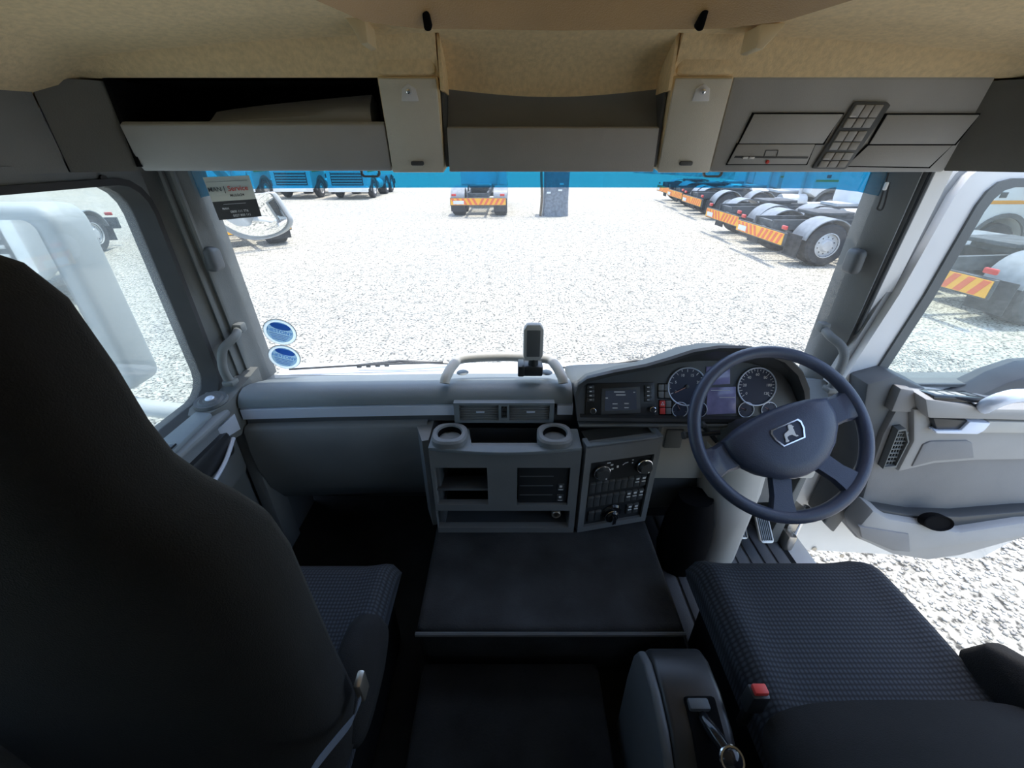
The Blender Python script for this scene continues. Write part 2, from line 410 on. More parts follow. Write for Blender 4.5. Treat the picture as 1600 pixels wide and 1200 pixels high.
# A pillars
def pillar_l(wx, wy, t):
    p_, q_ = Vector((wx+0.006, wy-0.03)), Vector((0.966, 1.152-0.02*t))
    return [(wx, wy)] + [tuple(p_.lerp(q_, f) + Vector((-0.5, -0.85))*h) for f, h in ((0, 0), (0.30, 0.004), (0.36, 0.012), (0.44, 0.012), (0.50, 0.002), (0.58, 0.001), (0.64, 0.010), (0.72, 0.010), (0.78, 0.0), (1.0, 0.0))] + [(0.974, 1.125), (1.0, 1.12), (1.045, 1.18), (1.02, wy+0.04), (wx, wy+0.03)]
for s in (-1, 1):
    rows = []
    for k in range(9):
        t = k/8; z = 1.90+0.68*t
        wx = 0.935-0.060*t if s < 0 else 0.955-0.105*t; wy = 1.31-0.13*t
        if s < 0: pl = pillar_l(wx, wy, t)
        else: pl = [(wx, wy), (wx+0.010, wy-0.03), (wx+0.03, wy-0.055), (wx+0.045, wy-0.072), (wx+0.058, wy-0.060), (wx+0.062, wy-0.045), (wx+0.085, wy-0.03), (wx+0.09, wy+0.01), (wx+0.06, wy+0.04), (wx, wy+0.03)]
        rows.append([Vector((s*x, y, z)) for x, y in pl])
    b = B(); b.loft(rows)
    struct('trim_2' if s < 0 else 'trim_3', b, 'pillar_grey', 'grey windscreen pillar beside the %s' % ('passenger window' if s < 0 else 'open door'), angle=50)

b = B(); b.span((-1.045, 1.135, 1.18), (-0.945, 1.345, 1.90), 0.01); struct('trim_6', b, 'dash_grey', 'grey side panel below the windscreen pillar at the passenger door')
# ---------------------------------------------------------------- right door opening: white body edge, seal, sill
b = B()
jl = [(0.985+0.045*(1-k/6)-0.045, 1.268-0.115*k/6, 1.28+1.27*k/6) for k in range(7)]
def jamb(b, off, wid, y0, dep, z0=1.28, z1=2.56):
    rg = []
    for k in range(9):
        t = k/8; z = z0+(z1-z0)*t; kk = max(0.0, (z-1.90)/0.68)
        x = 1.045-0.085*kk+off; y = y0-0.12*kk
        rg.append([Vector((x, y, z)), Vector((x+wid, y, z)), Vector((x+wid, y+dep, z)), Vector((x, y+dep, z))])
    b.loft(rg)
jamb(b, -0.022, 0.05, 1.25, 0.10)
b.span((0.97, -0.10, 1.14), (1.06, 1.30, 1.262), 0.015)
struct('trim_4', b, 'white_paint', 'white painted body edge around the open doorway', angle=30)
b = B(); b.tube([(1.018-0.085*max(0, (z-1.9)/0.68), 1.243-0.12*max(0, (z-1.9)/0.68), z) for z in [1.28+i*0.16 for i in range(9)]], 0.006, 8)
struct('trim_5', b, 'dark_grey', 'dark rubber seal along the doorway edge')
# ---------------------------------------------------------------- door_1: passenger door, closed
def ring(b, outer, inner, a, c, plane):
    f3 = {'XZ': lambda p, d: Vector((p[0], d, p[1])), 'YZ': lambda p, d: Vector((d, p[0], p[1]))}[plane]
    rings = [[f3(p, a) for p in outer], [f3(p, a) for p in inner], [f3(p, c) for p in inner], [f3(p, c) for p in outer]]
    b.loft(rings, loop=True)
d1 = thing('door_1', 'closed passenger door with its window up', None, (-0.97, 0.5, 1.26), kind='structure')
b = B(); b.prism([(-0.11, 1.22), (1.13, 1.22), (1.13, 1.86), (1.10, 1.93), (-0.11, 1.93)], -1.04, -0.955, 'YZ', r=0.012)
obj('panel', b, 'dash_grey', d1)
b = B(); ring(b, rrect(-0.11, 1.185, 1.90, 2.575, 0.09), rrect(-0.02, 1.115, 1.945, 2.538, 0.075), -1.035, -0.975, 'YZ')
obj('window_frame', b, 'pillar_grey', d1)
b = B(); ring(b, rrect(-0.028, 1.123, 1.937, 2.546, 0.08), rrect(-0.015, 1.108, 1.951, 2.532, 0.07), -1.045, -0.967, 'YZ')
obj('window_seal', b, 'rubber', d1)
b = B(); b.prism(rrect(-0.02, 1.115, 1.94, 2.54, 0.07), -1.022, -1.018, 'YZ')
obj('pane', b, 'door_glass', d1)
b = B(); b.span((-0.985, 0.55, 1.925), (-0.90, 1.02, 1.945), 0.008); b.span((-0.975, 0.45, 1.70), (-0.925, 1.04, 1.93), 0.02)
obj('armrest', b, 'dash_grey', d1)
b = B(); b.prism([(-0.975, 0.70), (-0.905, 0.70), (-0.925, 0.98), (-0.975, 0.99)], 1.943, 1.957, 'XY', r=0.004)
sp = obj('switch_plate', b, 'dash_top', d1)
b = B(); b.span((-0.965, 0.80, 1.957), (-0.918, 0.835, 1.963), 0.003); obj('window_switch', b, 'gloss_black', sp)
b = B(); b.box((-0.925, 0.90, 1.845), (0.03, 0.20, 0.08), 0.014); hr = obj('handle_recess', b, 'black_plastic', d1)
b = B(); b.tube(smooth_path([(-0.905, 0.80, 1.80), (-0.90, 0.86, 1.805), (-0.90, 0.93, 1.825), (-0.908, 1.0, 1.855)], 5), [0.011]*5+[0.006]*11, 8)
obj('lever', b, 'silver', hr)
b = B(); b.lathe([(0, 0), (0.01, 0), (0.01, 0.003), (0, 0.004)], 12, frame(at(162, 281, X=-0.972), (0, 1, 0), (0, 0, 1)))
obj('screw_cap', b, 'rubber', d1)

# ---------------------------------------------------------------- door_2: driver's door, swung wide open
d2 = thing('door_2', 'driver door swung wide open onto the gravel', None, (1.05, 1.2, 1.1), kind='structure')
def px(pts, Y): return [xz(x, y, Y) for x, y in pts]
b = B(); b.prism([(1.035, 1.12), (1.95, 1.05), (2.05, 1.2), (2.05, 1.93), (1.0, 1.93), (1.03, 1.6)], 1.20, 1.26, 'XZ', r=0.01)
obj('shell', b, 'white_paint', d2)
oo = [(0.975, 1.93), (1.03, 2.24), (1.055, 2.50), (1.07, 2.545), (1.10, 2.575), (1.15, 2.585), (2.02, 2.585), (2.05, 2.55), (2.05, 1.90), (1.5, 1.90)]
ii = [(1.075, 1.945), (1.115, 2.24), (1.132, 2.47), (1.14, 2.50), (1.155, 2.52), (1.18, 2.528), (1.95, 2.528), (1.97, 2.51), (1.97, 1.945), (1.5, 1.945)]
b = B(); ring(b, oo, ii, 1.165, 1.235, 'XZ'); obj('window_frame', b, 'white_paint', d2, angle=50)
o3 = [(x*0.8+X*0.2, z*0.8+Z*0.2) for (x, z), (X, Z) in zip(ii, oo)]; i3 = [(x+0.012 if i < 6 else x-0.012, z+0.004 if z < 2.2 else z-0.008) for i, (x, z) in enumerate(ii)]
b = B(); ring(b, o3, i3, 1.158, 1.242, 'XZ'); obj('window_seal', b, 'pillar_grey', d2, angle=50)
b = B(); ring(b, [(x-0.016, z+0.004) for x, z in oo], [(x+0.004, z-0.004) for x, z in oo], 1.19, 1.22, 'XZ'); obj('edge_seal', b, 'header_grey', d2, angle=50)
b = B(); b.prism(ii, 1.20, 1.204, 'XZ'); obj('pane', b, 'clear_glass', d2)
YF = 1.07
b = B(); b.prism(px([(1407, 630), (1800, 640), (1800, 832), (1600, 842), (1500, 868), (1450, 874), (1395, 866), (1338, 842), (1335, 825), (1361, 735), (1380, 680)], YF), YF, 1.20, 'XZ', r=0.012)
obj('trim_panel', b, 'door_mid', d2)
b = B(); b.prism(px([(1352, 598), (1400, 585), (1445, 606), (1440, 640), (1432, 690), (1405, 738), (1372, 738), (1300, 830), (1285, 815), (1335, 720)], 1.10), 1.09, 1.195, 'XZ', r=0.008)
obj('end_trim', b, 'dark_grey', d2)
b = B(); b.prism(px([(1393, 644), (1408, 607), (1428, 610), (1441, 622), (1438, 640), (1424, 645)], 1.06), 1.06, 1.10, 'XZ', r=0.006)
obj('corner_cap', b, 'door_mid', d2)
b = B(); b.prism(px([(1428, 640), (1446, 640), (1800, 655), (1800, 716), (1525, 720), (1460, 725), (1403, 738), (1428, 690)], 1.05), 1.05, 1.08, 'XZ', r=0.008)
up = obj('upper_panel', b, 'door_grey', d2)
b = B(); b.prism(px([(1443, 695), (1455, 690), (1512, 689), (1520, 693), (1523, 716), (1460, 721), (1425, 730)], 1.045), 1.045, 1.06, 'XZ', r=0.004)
obj('insert', b, 'door_mid', up)
vf = px([(1404, 672), (1416, 670), (1421, 690), (1400, 731), (1380, 733)], 1.045)
vcx = sum(p[0] for p in vf)/5; vcz = sum(p[1] for p in vf)/5
b = B(); ring(b, [(x*1.0, z) for x, z in vf], [((x-vcx)*0.86+vcx, (z-vcz)*0.90+vcz) for x, z in vf], 1.045, 1.075, 'XZ')
vg = obj('vent_grille', b, 'pillar_grey', d2)
b = B(); b.prism(vf, 1.0655, 1.085, 'XZ'); obj('vent_back', b, 'deep_black', vg)
zs = [p[1] for p in vf]
for k in range(9):
    y = 677+k*6.2; xa = 1403-(y-672)*0.40; xb = 1420-max(0, y-692)*0.52
    pa = at(xa+1, y, Y=1.055); pb = at(xb-1, y-1, Y=1.055)
    b = B(); b.tube([pa, pb], 0.0028, 6); obj('slat', b, 'pillar_grey', vg)
for k in range(3):
    f = 0.25+0.25*k
    pa = at(1404+f*14, 674, Y=1.056); pb = at(1381+f*19, 731, Y=1.056)
    b = B(); b.tube([pa, pb], 0.002, 6); obj('slat', b, 'pillar_grey', vg)
b = B(); b.prism(px([(1440, 612), (1480, 619), (1520, 609), (1560, 590), (1610, 574), (1800, 562), (1800, 645), (1440, 640)], 1.13), 1.10, 1.20, 'XZ', r=0.01)
obj('sill_trim', b, 'dark_grey', d2)
b = B(); b.prism(px([(1441, 620), (1500, 628), (1535, 636), (1800, 640), (1800, 660), (1446, 652)], 1.03), 1.02, 1.12, 'XZ', r=0.01)
obj('armrest', b, 'door_grey', d2)
p0 = at(1445, 620, Y=1.05); p1 = at(1522, 632, Y=1.05)
b = B(); b.box(((p0.x+p1.x)/2, 1.06, p0.z-0.002), (p1.x-p0.x, 0.07, 0.018), 0.005, rot=(R(-12), R(3), 0)); sp = obj('switch_plate', b, 'gloss_black', d2)
for k in range(4):
    b = B(); b.box((p0.x+0.03+0.033*k, 1.055, p0.z+0.008-0.0015*k), (0.024, 0.034, 0.008), 0.003, rot=(R(-12), R(3), 0)); obj('button', b, 'button_pale' if k < 3 else 'button_dark', sp)
b = B(); b.prism(px([(1456, 652), (1512, 656), (1506, 668), (1495, 671), (1462, 671)], 1.035), 1.03, 1.06, 'XZ', r=0.004); hr = obj('handle_recess', b, 'black_plastic', d2)
b = B(); b.prism(px([(1512, 657), (1545, 659), (1535, 671), (1524, 677), (1460, 676), (1458, 671), (1498, 671)], 1.03), 1.022, 1.05, 'XZ', r=0.004); obj('lever', b, 'silver', hr)
b = B(); b.prism(px([(1545, 658), (1800, 663), (1800, 678), (1530, 676)], 1.03), 1.028, 1.05, 'XZ', r=0.003); obj('trim_strip', b, 'light_grey', d2)
b = B(); b.tube(smooth_path([at(1532, 640, Y=1.06), at(1545, 632, Y=1.0), at(1570, 622, Y=0.98), at(1610, 618, Y=0.98), at(1800, 617, Y=0.98)], 5), 0.019, 12)
obj('grab_handle', b, 'silver', d2)
b = B(); b.prism(px([(1366, 798), (1392, 812), (1440, 820), (1500, 833), (1600, 818), (1800, 806), (1800, 828), (1600, 842), (1500, 870), (1450, 877), (1395, 868), (1345, 845), (1340, 828)], 1.0), 1.0, 1.08, 'XZ', r=0.014)
mp = obj('map_pocket', b, 'door_grey', d2)
b = B(); b.prism(px([(1364, 795), (1430, 806), (1500, 808), (1600, 800), (1800, 792), (1800, 812), (1600, 822), (1500, 834), (1440, 822), (1392, 814)], 1.03), 1.03, 1.075, 'XZ', r=0.006)
obj('pocket_lining', b, 'button_dark', mp)
b = B(); c = at(1466, 817, Y=0.998)
b.lathe([(0.0, 0.0), (0.046, 0.0), (0.052, 0.006), (0.056, 0.004), (0.056, -0.02)], 24, frame(c, (1, 0, -0.18), (0, 0.35, 1)) @ Matrix.Diagonal((1, 0.5, 1, 1)))
obj('bottle_holder', b, 'deep_black', mp)
b = B(); b.prism(px([(1342, 822), (1420, 834), (1422, 862), (1395, 860), (1346, 840)], 0.998), 0.995, 1.01, 'XZ', r=0.004); obj('speaker_grille', b, 'door_mid', mp)
b = B()
for x, y in ((1272, 857), (1265, 868), (1315, 868)):
    b.lathe([(0, 0), (0.010, 0), (0.010, 0.004), (0, 0.006)], 10, frame(at(x, y, Y=1.198), (1, 0, 0), (0, 0, 1)))
obj('bolt', b, 'steel', d2)
# hinge between body and door
hg = thing('door_hinge', 'bare metal hinge block between footwell and open door', 'hinge', (1.0, 1.12, 1.262))
b = B(); b.box((1.0, 1.16, 1.40), (0.07, 0.09, 0.03), 0.008, rot=(0, 0, 0.3)); b.box((1.0, 1.16, 1.34), (0.05, 0.08, 0.05), 0.008); obj('bracket', b, 'steel', hg)
b = B(); b.tube([(1.02, 1.13, 1.262), (1.02, 1.13, 1.44)], 0.013, 12); obj('pin', b, 'chrome', hg)
b = B(); b.box((0.975, 1.10, 1.30), (0.035, 0.05, 0.075), 0.008); obj('check_strap', b, 'steel', hg)

# ================================================================ OVERHEAD SHELF
HY0, HZ0, HK = 1.0, 2.568, 0.129
def hp(x, y, off=0.0):
    """point on the sloping overhead face"""
    d = FW + RT*((x-800)/FPX) + UP*((600-y)/FPX)
    t = (HY0-off-(CAM.z-HZ0)*HK)/(d.y+HK*d.z); return CAM + d*t
HF = frame((0, HY0, HZ0), (1, 0, 0), (0, -HK, 1))
HI = HF.inverted()
def hl(pts):
    out = []
    for x, y in pts:
        q = HI @ hp(x, y); out.append((q.x, q.y))
    return out
oc = thing('overhead_shelf', 'long grey overhead shelf above the windscreen', 'shelf', (0, 1.05, 2.568))
b = B(); b.prism([(1.0, 2.562), (1.22, 2.562), (1.22, 2.575), (1.025, 2.580), (1.005, 2.645), (0.992, 2.652), (0.982, 2.645), (0.992, 2.575)], -0.868, -0.337, 'YZ', r=0.003)
obj('fascia', b, 'header_grey', oc)
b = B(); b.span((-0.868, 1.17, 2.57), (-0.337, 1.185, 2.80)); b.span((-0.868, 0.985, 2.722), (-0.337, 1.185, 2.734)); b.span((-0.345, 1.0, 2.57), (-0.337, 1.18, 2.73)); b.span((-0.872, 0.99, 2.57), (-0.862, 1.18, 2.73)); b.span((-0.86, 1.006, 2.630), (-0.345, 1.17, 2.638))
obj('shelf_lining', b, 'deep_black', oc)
prof = [(1.0, 2.562), (0.996, 2.585), (0.998, 2.62), (1.008, 2.645), (1.03, 2.675), (1.045, 2.70), (1.045, 2.712)]
b = B(); b.sheet(lambda u, v: (lambda i: Vector((-0.2125+0.4315*u, prof[i][0]+0.012*math.sin(PI*u)*min(1, v*2), prof[i][1]-0.012*math.sin(PI*u)*(v > 0.7))))(round(v*6)), 16, 6, (0, 0.02, 0))
obj('centre_panel', b, 'dash_grey', oc, angle=60)  # recess shade put into its grey, darker than the fascia
b = B(); b.prism([(0.985, 2.561), (0.996, 2.561), (1.006, 2.640), (0.998, 2.643), (0.988, 2.640)], -0.212, 0.2185, 'YZ', r=0.002); obj('centre_fascia', b, 'header_grey', oc)
prof2 = [(1.045, 2.710), (1.04, 2.73), (1.02, 2.75), (0.99, 2.768), (0.955, 2.782), (0.93, 2.79)]
b = B(); b.sheet(lambda u, v: (lambda i: Vector((-0.2105+0.4275*u, prof2[i][0]+0.012*math.sin(PI*u), prof2[i][1]-0.012*math.sin(PI*u)*(v < 0.3))))(round(v*5)), 16, 5, (0, 0.02, 0.012))
for xa in (-0.2135, 0.2205): b.span((xa-0.003, 0.965, 2.70), (xa+0.003, 1.06, 2.80))
obj('centre_scoop', b, 'tan_fabric', oc, angle=60)
b = B(); b.span((-0.2195, 0.995, 2.57), (-0.2135, 1.08, 2.70)); b.span((0.2195, 0.995, 2.57), (0.2255, 1.08, 2.70)); b.span((-0.2125, 1.02, 2.562), (0.2185, 1.2, 2.570))
obj('inner_cheek', b, 'dark_grey', oc)
b = B(); b.prism([(1.0, 2.560), (1.22, 2.560), (1.22, 2.73), (0.985, 2.73), (0.9795, 2.722), (0.9812, 2.712)], 0.3445, 0.845, 'YZ', r=0.004)
obj('right_panel', b, 'header_grey', oc)
for s in (-1, 1):                                             # dark side pieces over the doors, with their seam
    x0 = 0.868 if s < 0 else 0.845
    b = B()
    for (p, q) in (((x0, 1.0), (0.955, 0.925)), ((0.956, 0.922), (0.985, 0.80)), ((0.985, 0.80), (0.985, -0.75))):
        P = Vector((s*p[0], p[1], 0)); Q = Vector((s*q[0], q[1], 0)); nrm = Vector((s*0.03, 0.03, 0))
        rg = [[P+Vector((0, 0, 2.562)), P+Vector((0, 0, 2.718))+Vector((s*0.02, 0.02, 0))*0, P+nrm+Vector((0, 0, 2.718)), P+nrm+Vector((0, 0, 2.562))], [Q+Vector((0, 0, 2.562)), Q+Vector((0, 0, 2.718)), Q+nrm+Vector((0, 0, 2.718)), Q+nrm+Vector((0, 0, 2.562))]]
        b.loft(rg)
    obj('side_piece', b, 'pillar_grey', oc)
b = B(); ring(b, rrect(0.55, 0.80, 2.575, 2.64, 0.02), rrect(0.562, 0.788, 2.588, 2.63, 0.015), -0.98, -0.965, 'YZ'); obj('side_handle', b, 'header_grey', oc)
c = at(1598, 232, X=0.972)
b = B(); b.lathe([(0, 0.004), (0.03, 0.004), (0.034, 0.0), (0.036, 0.006), (0.040, 0.006), (0.042, 0)], 24, frame(c, (0, 1, 0), (0, 0, -1)) @ Matrix.Diagonal((1, 1, -1, 1)))
sg = obj('speaker', b, 'black_plastic', oc)
# end fillers
for xa, xb in ((-0.995, -0.873), (0.846, 0.99)):
    b = B(); b.span((xa, 1.03, 2.563), (xb, 1.19, 2.72)); obj('end_cap', b, 'pillar_grey', oc)
def hpad(name, pts, h0, h1, mat, parent, r=0.0015):
    b = B(); b.prism(hl(pts), h0, h1, 'XY', r=r, mat=HF); return obj(name, b, mat, parent)
def grow(pts, d):
    cx = sum(p[0] for p in pts)/len(pts); cy = sum(p[1] for p in pts)/len(pts)
    return [(x+math.copysign(d, x-cx), y+math.copysign(d, y-cy)) for x, y in pts]
fl = [(1177, 178), (1316, 178), (1300, 200), (1284, 224), (1153, 224)]
hpad('flap_gap', grow(fl, 1.9), 0.0, 0.004, 'deep_black', oc, 0); fa = hpad('flap', fl, 0.0, 0.005, 'header_grey', oc)
tg = [(1152, 225), (1272, 225), (1258, 256), (1135, 256)]
hpad('flap_gap', grow(tg, 1.5), 0.0, 0.004, 'deep_black', oc, 0); tr = hpad('recorder_slot', tg, 0.0, 0.0055, 'header_grey', oc)
hpad('slot', [(1147, 243), (1261, 244), (1259, 247), (1145, 246)], 0.005, 0.0062, 'black_plastic', tr, 0)
b1 = hpad('button', [(1159, 244), (1167, 244), (1165, 247.5), (1157, 247.5)], 0.006, 0.009, 'print_white', tr, 0.0005); rep(b1, [(0.0135, 0, 0)])
for q in (((1197, 235), (1216, 235)), ((1213, 247), (1193, 247)), ((1197, 235), (1193, 247)), ((1216, 235), (1213, 247))):
    b = B(); b.tube([hp(q[0][0], q[0][1], 0.0062), hp(q[1][0], q[1][1], 0.0062)], 0.0008, 5); obj('outline', b, 'dark_grey', tr)
b = B(); b.lathe([(0, 0.004), (0.003, 0.003), (0.004, 0)], 10, frame(hp(1199, 253, 0.006), (1, 0, 0), (0, -HK, 1))); obj('lamp_button', b, 'red_plastic', tr)
fr = [(1384, 179), (1528, 179), (1489, 225), (1356, 225)]
hpad('flap_gap', grow(fr, 1.9), 0.0, 0.004, 'deep_black', oc, 0); hpad('flap', fr, 0.0, 0.005, 'header_grey', oc)
fs = [(1355, 226.5), (1486, 226.5), (1449, 261), (1320, 259)]
hpad('flap_gap', grow(fs, 1.4), 0.0, 0.004, 'deep_black', oc, 0); hpad('flap', fs, 0.0, 0.0045, 'header_grey', oc)
sc = [(1334, 158), (1384, 159), (1389, 164), (1322, 261), (1318, 264), (1268, 263), (1268, 260)]
so = hpad('switch_frame', sc, 0.0, 0.006, 'dark_grey', oc, 0.002)
rows = [(163.5, 183), (184.5, 199), (204.5, 220), (221.5, 233.5), (237.5, 249), (250.5, 260.5)]
for i, (ya, yb) in enumerate(rows):
    def xl(y): return 1334.5-(y-158)*0.625
    for k in range(3):
        wdt = 14.6
        xa0 = xl(ya)+2.5+k*wdt; xb0 = xl(yb)+2.5+k*wdt
        o = hpad('button', [(xa0+0.8, ya), (xa0+wdt-0.8, ya), (xb0+wdt-0.8, yb), (xb0+0.8, yb)], 0.005, 0.0095, 'button_pale' if (i+k) % 3 else 'header_grey', so, 0.001)
        if (i, k) in ((0, 0), (4, 0)): hpad('mark', [(xb0+2, yb-2.2), (xb0+11, yb-2.2), (xb0+10.5, yb-1.2), (xb0+1.5, yb-1.2)], 0.0095, 0.010, 'print_white', o, 0)

# two lamps
def lamp(s, label):
    p = [(590, 118), (685, 120), (697, 263), (612, 262)] if s < 0 else [(1062, 124), (1152, 124), (1105, 266), (1025, 265)]
    xa = -0.337 if s < 0 else 0.227
    t = thing('overhead_lamp', label, 'lamp', (xa+0.058, 0.99, 2.562), group='interior lamps of the overhead shelf')
    L = HI @ Vector((xa, HY0, HZ0)); x0, x1 = xa, xa+0.116
    b = B(); b.prism([(x0+0.002, -0.006), (x1-0.002, -0.006), (x1, 0.157), (x0, 0.157)], -0.10, 0.004, 'XY', r=0.003, mat=HF); obj('body', b, 'tan_plastic', t)
    b = B(); b.prism([(x0+0.003, -0.008), (x1-0.003, -0.008), (x1-0.003, 0.154), (x0+0.003, 0.154)], 0.003, 0.009, 'XY', r=0.003, mat=HF); le = obj('lens', b, 'lamp_lens', t)
    b = B(); b.prism(rrect(x0+0.045, x0+0.072, 0.006, 0.014, 0.003), 0.008, 0.013, 'XY', r=0.001, mat=HF); obj('switch', b, 'dark_grey', le)
    b = B(); b.prism([(x0+0.042, 0.118), (x0+0.076, 0.118), (x0+0.072, 0.138), (x0+0.059, 0.146), (x0+0.046, 0.138)], 0.008, 0.012, 'XY', r=0.0015, mat=HF); sp = obj('spot_bezel', b, 'print_white', le)
    b = B(); b.lathe([(0, 0.008), (0.004, 0.006), (0.006, 0.0)], 12, HF @ Matrix.Translation((x0+0.059, 0.134, 0.012))); obj('spot_bulb', b, 'chrome', sp)
    b = B(); b.span((x0+0.0005, 0.968, 2.7235), (x1-0.0005, 1.05, 2.80), 0.012); obj('column', b, 'tan_fabric', t)
lamp(-1, 'pale ribbed interior lamp beside the open shelf'); lamp(1, 'pale ribbed interior lamp beside the roof switches')

# folded pouch lying in the open shelf
b = B()
rg = []
for k in range(9):
    t = k/8; x = -0.715+0.345*t; y = 1.076-0.01*t; hh = 0.018+0.030*t**0.8
    rg.append([Vector((x, y-0.05, 2.641)), Vector((x, y-0.052, 2.641+hh*0.55)), Vector((x-0.004, y-0.03, 2.641+hh*0.9)), Vector((x-0.006, y+0.0, 2.641+hh+0.014)), Vector((x, y+0.03, 2.641+hh*0.8)), Vector((x, y+0.06, 2.641))])
b.loft(rg); tag(obj('document_pouch', b, 'header_grey', angle=60), 'grey folded document pouch lying in the overhead shelf', 'pouch')

# roof hatch and curtain hooks
rh = thing('roof_hatch', 'brown roof hatch surround in the middle of the lining', 'hatch', (0, 0.6, 2.76))
hx0, hx1 = -0.322, 0.335
out = [(hx0+0.0, 0.80), (hx0+0.10, 0.825), (hx1-0.10, 0.825), (hx1, 0.80)]
b = B()
ro = [(hx0+0.0, 0.30), (hx0, 0.66), (hx0+0.03, 0.76), (hx0+0.10, 0.80), (0, 0.812), (hx1-0.10, 0.80), (hx1-0.03, 0.76), (hx1, 0.66), (hx1, 0.30), (0.0, 0.25)]
ri = [(0.007+(x-0.007)*0.80, 0.55+(y-0.55)*0.72) for x, y in ro]
def z0(x, y): return 2.765
b.loft([[Vector((x*1.06, 0.55+(y-0.55)*1.10, 2.83)) for x, y in ro], [Vector((x, y, 2.765)) for x, y in ro], [Vector((x*0.98, 0.55+(y-0.55)*0.97, 2.757)) for x, y in ro], [Vector((x, y, 2.790)) for x, y in ri], [Vector((x, y, 2.84)) for x, y in ri]], cap=False)
obj('surround', b, 'brown_plastic', rh, angle=50)
b = B(); b.prism(ri, 2.815, 2.835, 'XY'); obj('hatch_panel', b, 'brown_plastic', rh)
b = B(); c = at(666, 18, Y=0.775); b.box((c.x, 0.777, c.z-0.002), (0.011, 0.02, 0.036), 0.004, rot=(R(25), 0, 0)); sl = obj('slot', b, 'deep_black', rh)
c2 = at(1098, 24, Y=0.775); rep(sl, [(c2.x-c.x, 0, 0)])
for (pa, pb, lab) in (((545, 36), (590, 80), 'tan curtain hook near the lamp by the open shelf'), ((1215, 46), (1155, 88), 'tan curtain hook near the lamp by the roof switches')):
    P = at(pa[0], pa[1], Y=0.90); Q = at(pb[0], pb[1], Y=0.93)
    b = B(); s = 1 if Q.x > P.x else -1
    pts = [(P.x, P.z+0.004), (Q.x, P.z+0.002), (Q.x, Q.z+0.002), (Q.x-s*0.012, Q.z), (P.x+s*0.012, P.z-0.012)]
    b.prism(pts, 0.875, 0.93, 'XZ', r=0.002)
    tag(obj('curtain_hook', b, 'tan_plastic'), lab, 'hook', 'curtain hooks under the roof lining')

# ================================================================ DASHBOARD
da = thing('dashboard', 'wide grey dashboard with a silver strip below its padded top', 'dashboard', (0, 1.15, 1.30))
def bow(x): return 0.03*(1-(x/0.95)**2)                       # the dash bows gently away from the seats
def sweep(b, prof, x0, x1, n=20, bw=1.0, cap=True):
    b.loft([[Vector((x, y+bow(x)*bw, z)) for y, z in prof] for x in [x0+(x1-x0)*i/n for i in range(n+1)]], cap=cap)
b = B(); sweep(b, [(1.33, 1.880), (1.30, 1.898), (1.20, 1.938), (1.13, 1.964), (1.095, 1.970), (1.070, 1.962), (1.055, 1.945), (1.050, 1.925), (1.062, 1.924), (1.10, 1.924), (1.30, 1.86), (1.33, 1.86)], -0.90, 0.1045)
obj('top_pad', b, 'dash_top', da, angle=60)
b = B(); sweep(b, [(1.33, 1.880), (1.30, 1.898), (1.22, 1.93), (1.18, 1.88), (1.33, 1.86)], 0.885, 0.97)
obj('deck', b, 'dash_top', da, angle=60)
b = B(); sweep(b, [(1.058, 1.922), (1.051, 1.917), (1.051, 1.884), (1.058, 1.880), (1.09, 1.88), (1.09, 1.922)], -0.90, -0.20)
obj('silver_strip', b, 'silver', da)
b = B(); sweep(b, [(1.058, 1.922), (1.051, 1.917), (1.051, 1.884), (1.058, 1.880), (1.09, 1.88), (1.09, 1.922)], 0.06, 0.1075)
obj('silver_strip', b, 'silver', da)
b = B(); sweep(b, [(1.065, 1.90), (1.065, 1.855), (1.20, 1.855), (1.20, 1.89)], -0.90, 0.1085)
obj('groove', b, 'dark_grey', da)
b = B(); sweep(b, [(1.045, 1.86), (1.035, 1.85), (1.030, 1.78), (1.035, 1.70), (1.06, 1.60), (1.11, 1.51), (1.18, 1.45), (1.30, 1.45), (1.30, 1.86)], -0.90, -0.345)
obj('glovebox_panel', b, 'dash_grey', da, angle=60)
b = B(); b.loft([[Vector((x, y, z)) for x, y in ((-0.375, 1.06), (-0.345, 0.985), (-0.3265, 0.99), (-0.3265, 1.10))] for z in (1.504, 1.62, 1.75, 1.855)])
obj('knee_cheek', b, 'dash_grey', da)
b = B(); b.span((-0.944, 1.045, 1.30), (-0.902, 1.13, 1.842), 0.006); obj('end_panel', b, 'dash_grey', da)
# vents in the middle
xs = [at(710, 640, Y=1.07).x, at(866, 640, Y=1.07).x]
z1 = 1.940; z0 = 1.862
def ventx(p): return at(p, 636, Y=1.065).x
VY = 1.062
b = B(); v1 = (ventx(717), ventx(779)); v2 = (ventx(796), ventx(859)); vm = (ventx(782), ventx(793))
b.plate(ventx(709), ventx(866), 1.866, 1.938, [(v1[0], v1[1], 1.876, 1.930), (v2[0], v2[1], 1.876, 1.930), (vm[0]+0.002, vm[1]-0.002, 1.884, 1.926)], VY, VY+0.05)
vb = obj('vent_bezel', b, 'dash_top', da)
b = B(); b.span((v1[0]-0.01, VY+0.045, 1.87), (v2[1]+0.01, VY+0.055, 1.934)); obj('vent_back', b, 'deep_black', vb)
for (xa, xb) in (v1, v2):
    b = B(); b.box(((xa+xb)/2, VY+0.016, 1.882), (xb-xa-0.002, 0.022, 0.0028), 0.001, rot=(R(20), 0, 0)); o = obj('slat', b, 'dash_grey', vb); rep(o, [(0, 0, 0.0088*k) for k in range(1, 6)])
    b = B(); b.box(((xa+xb)/2+0.004, VY+0.004, 1.904), (0.026, 0.006, 0.004), 0.0015); obj('vent_tab', b, 'silver', vb)
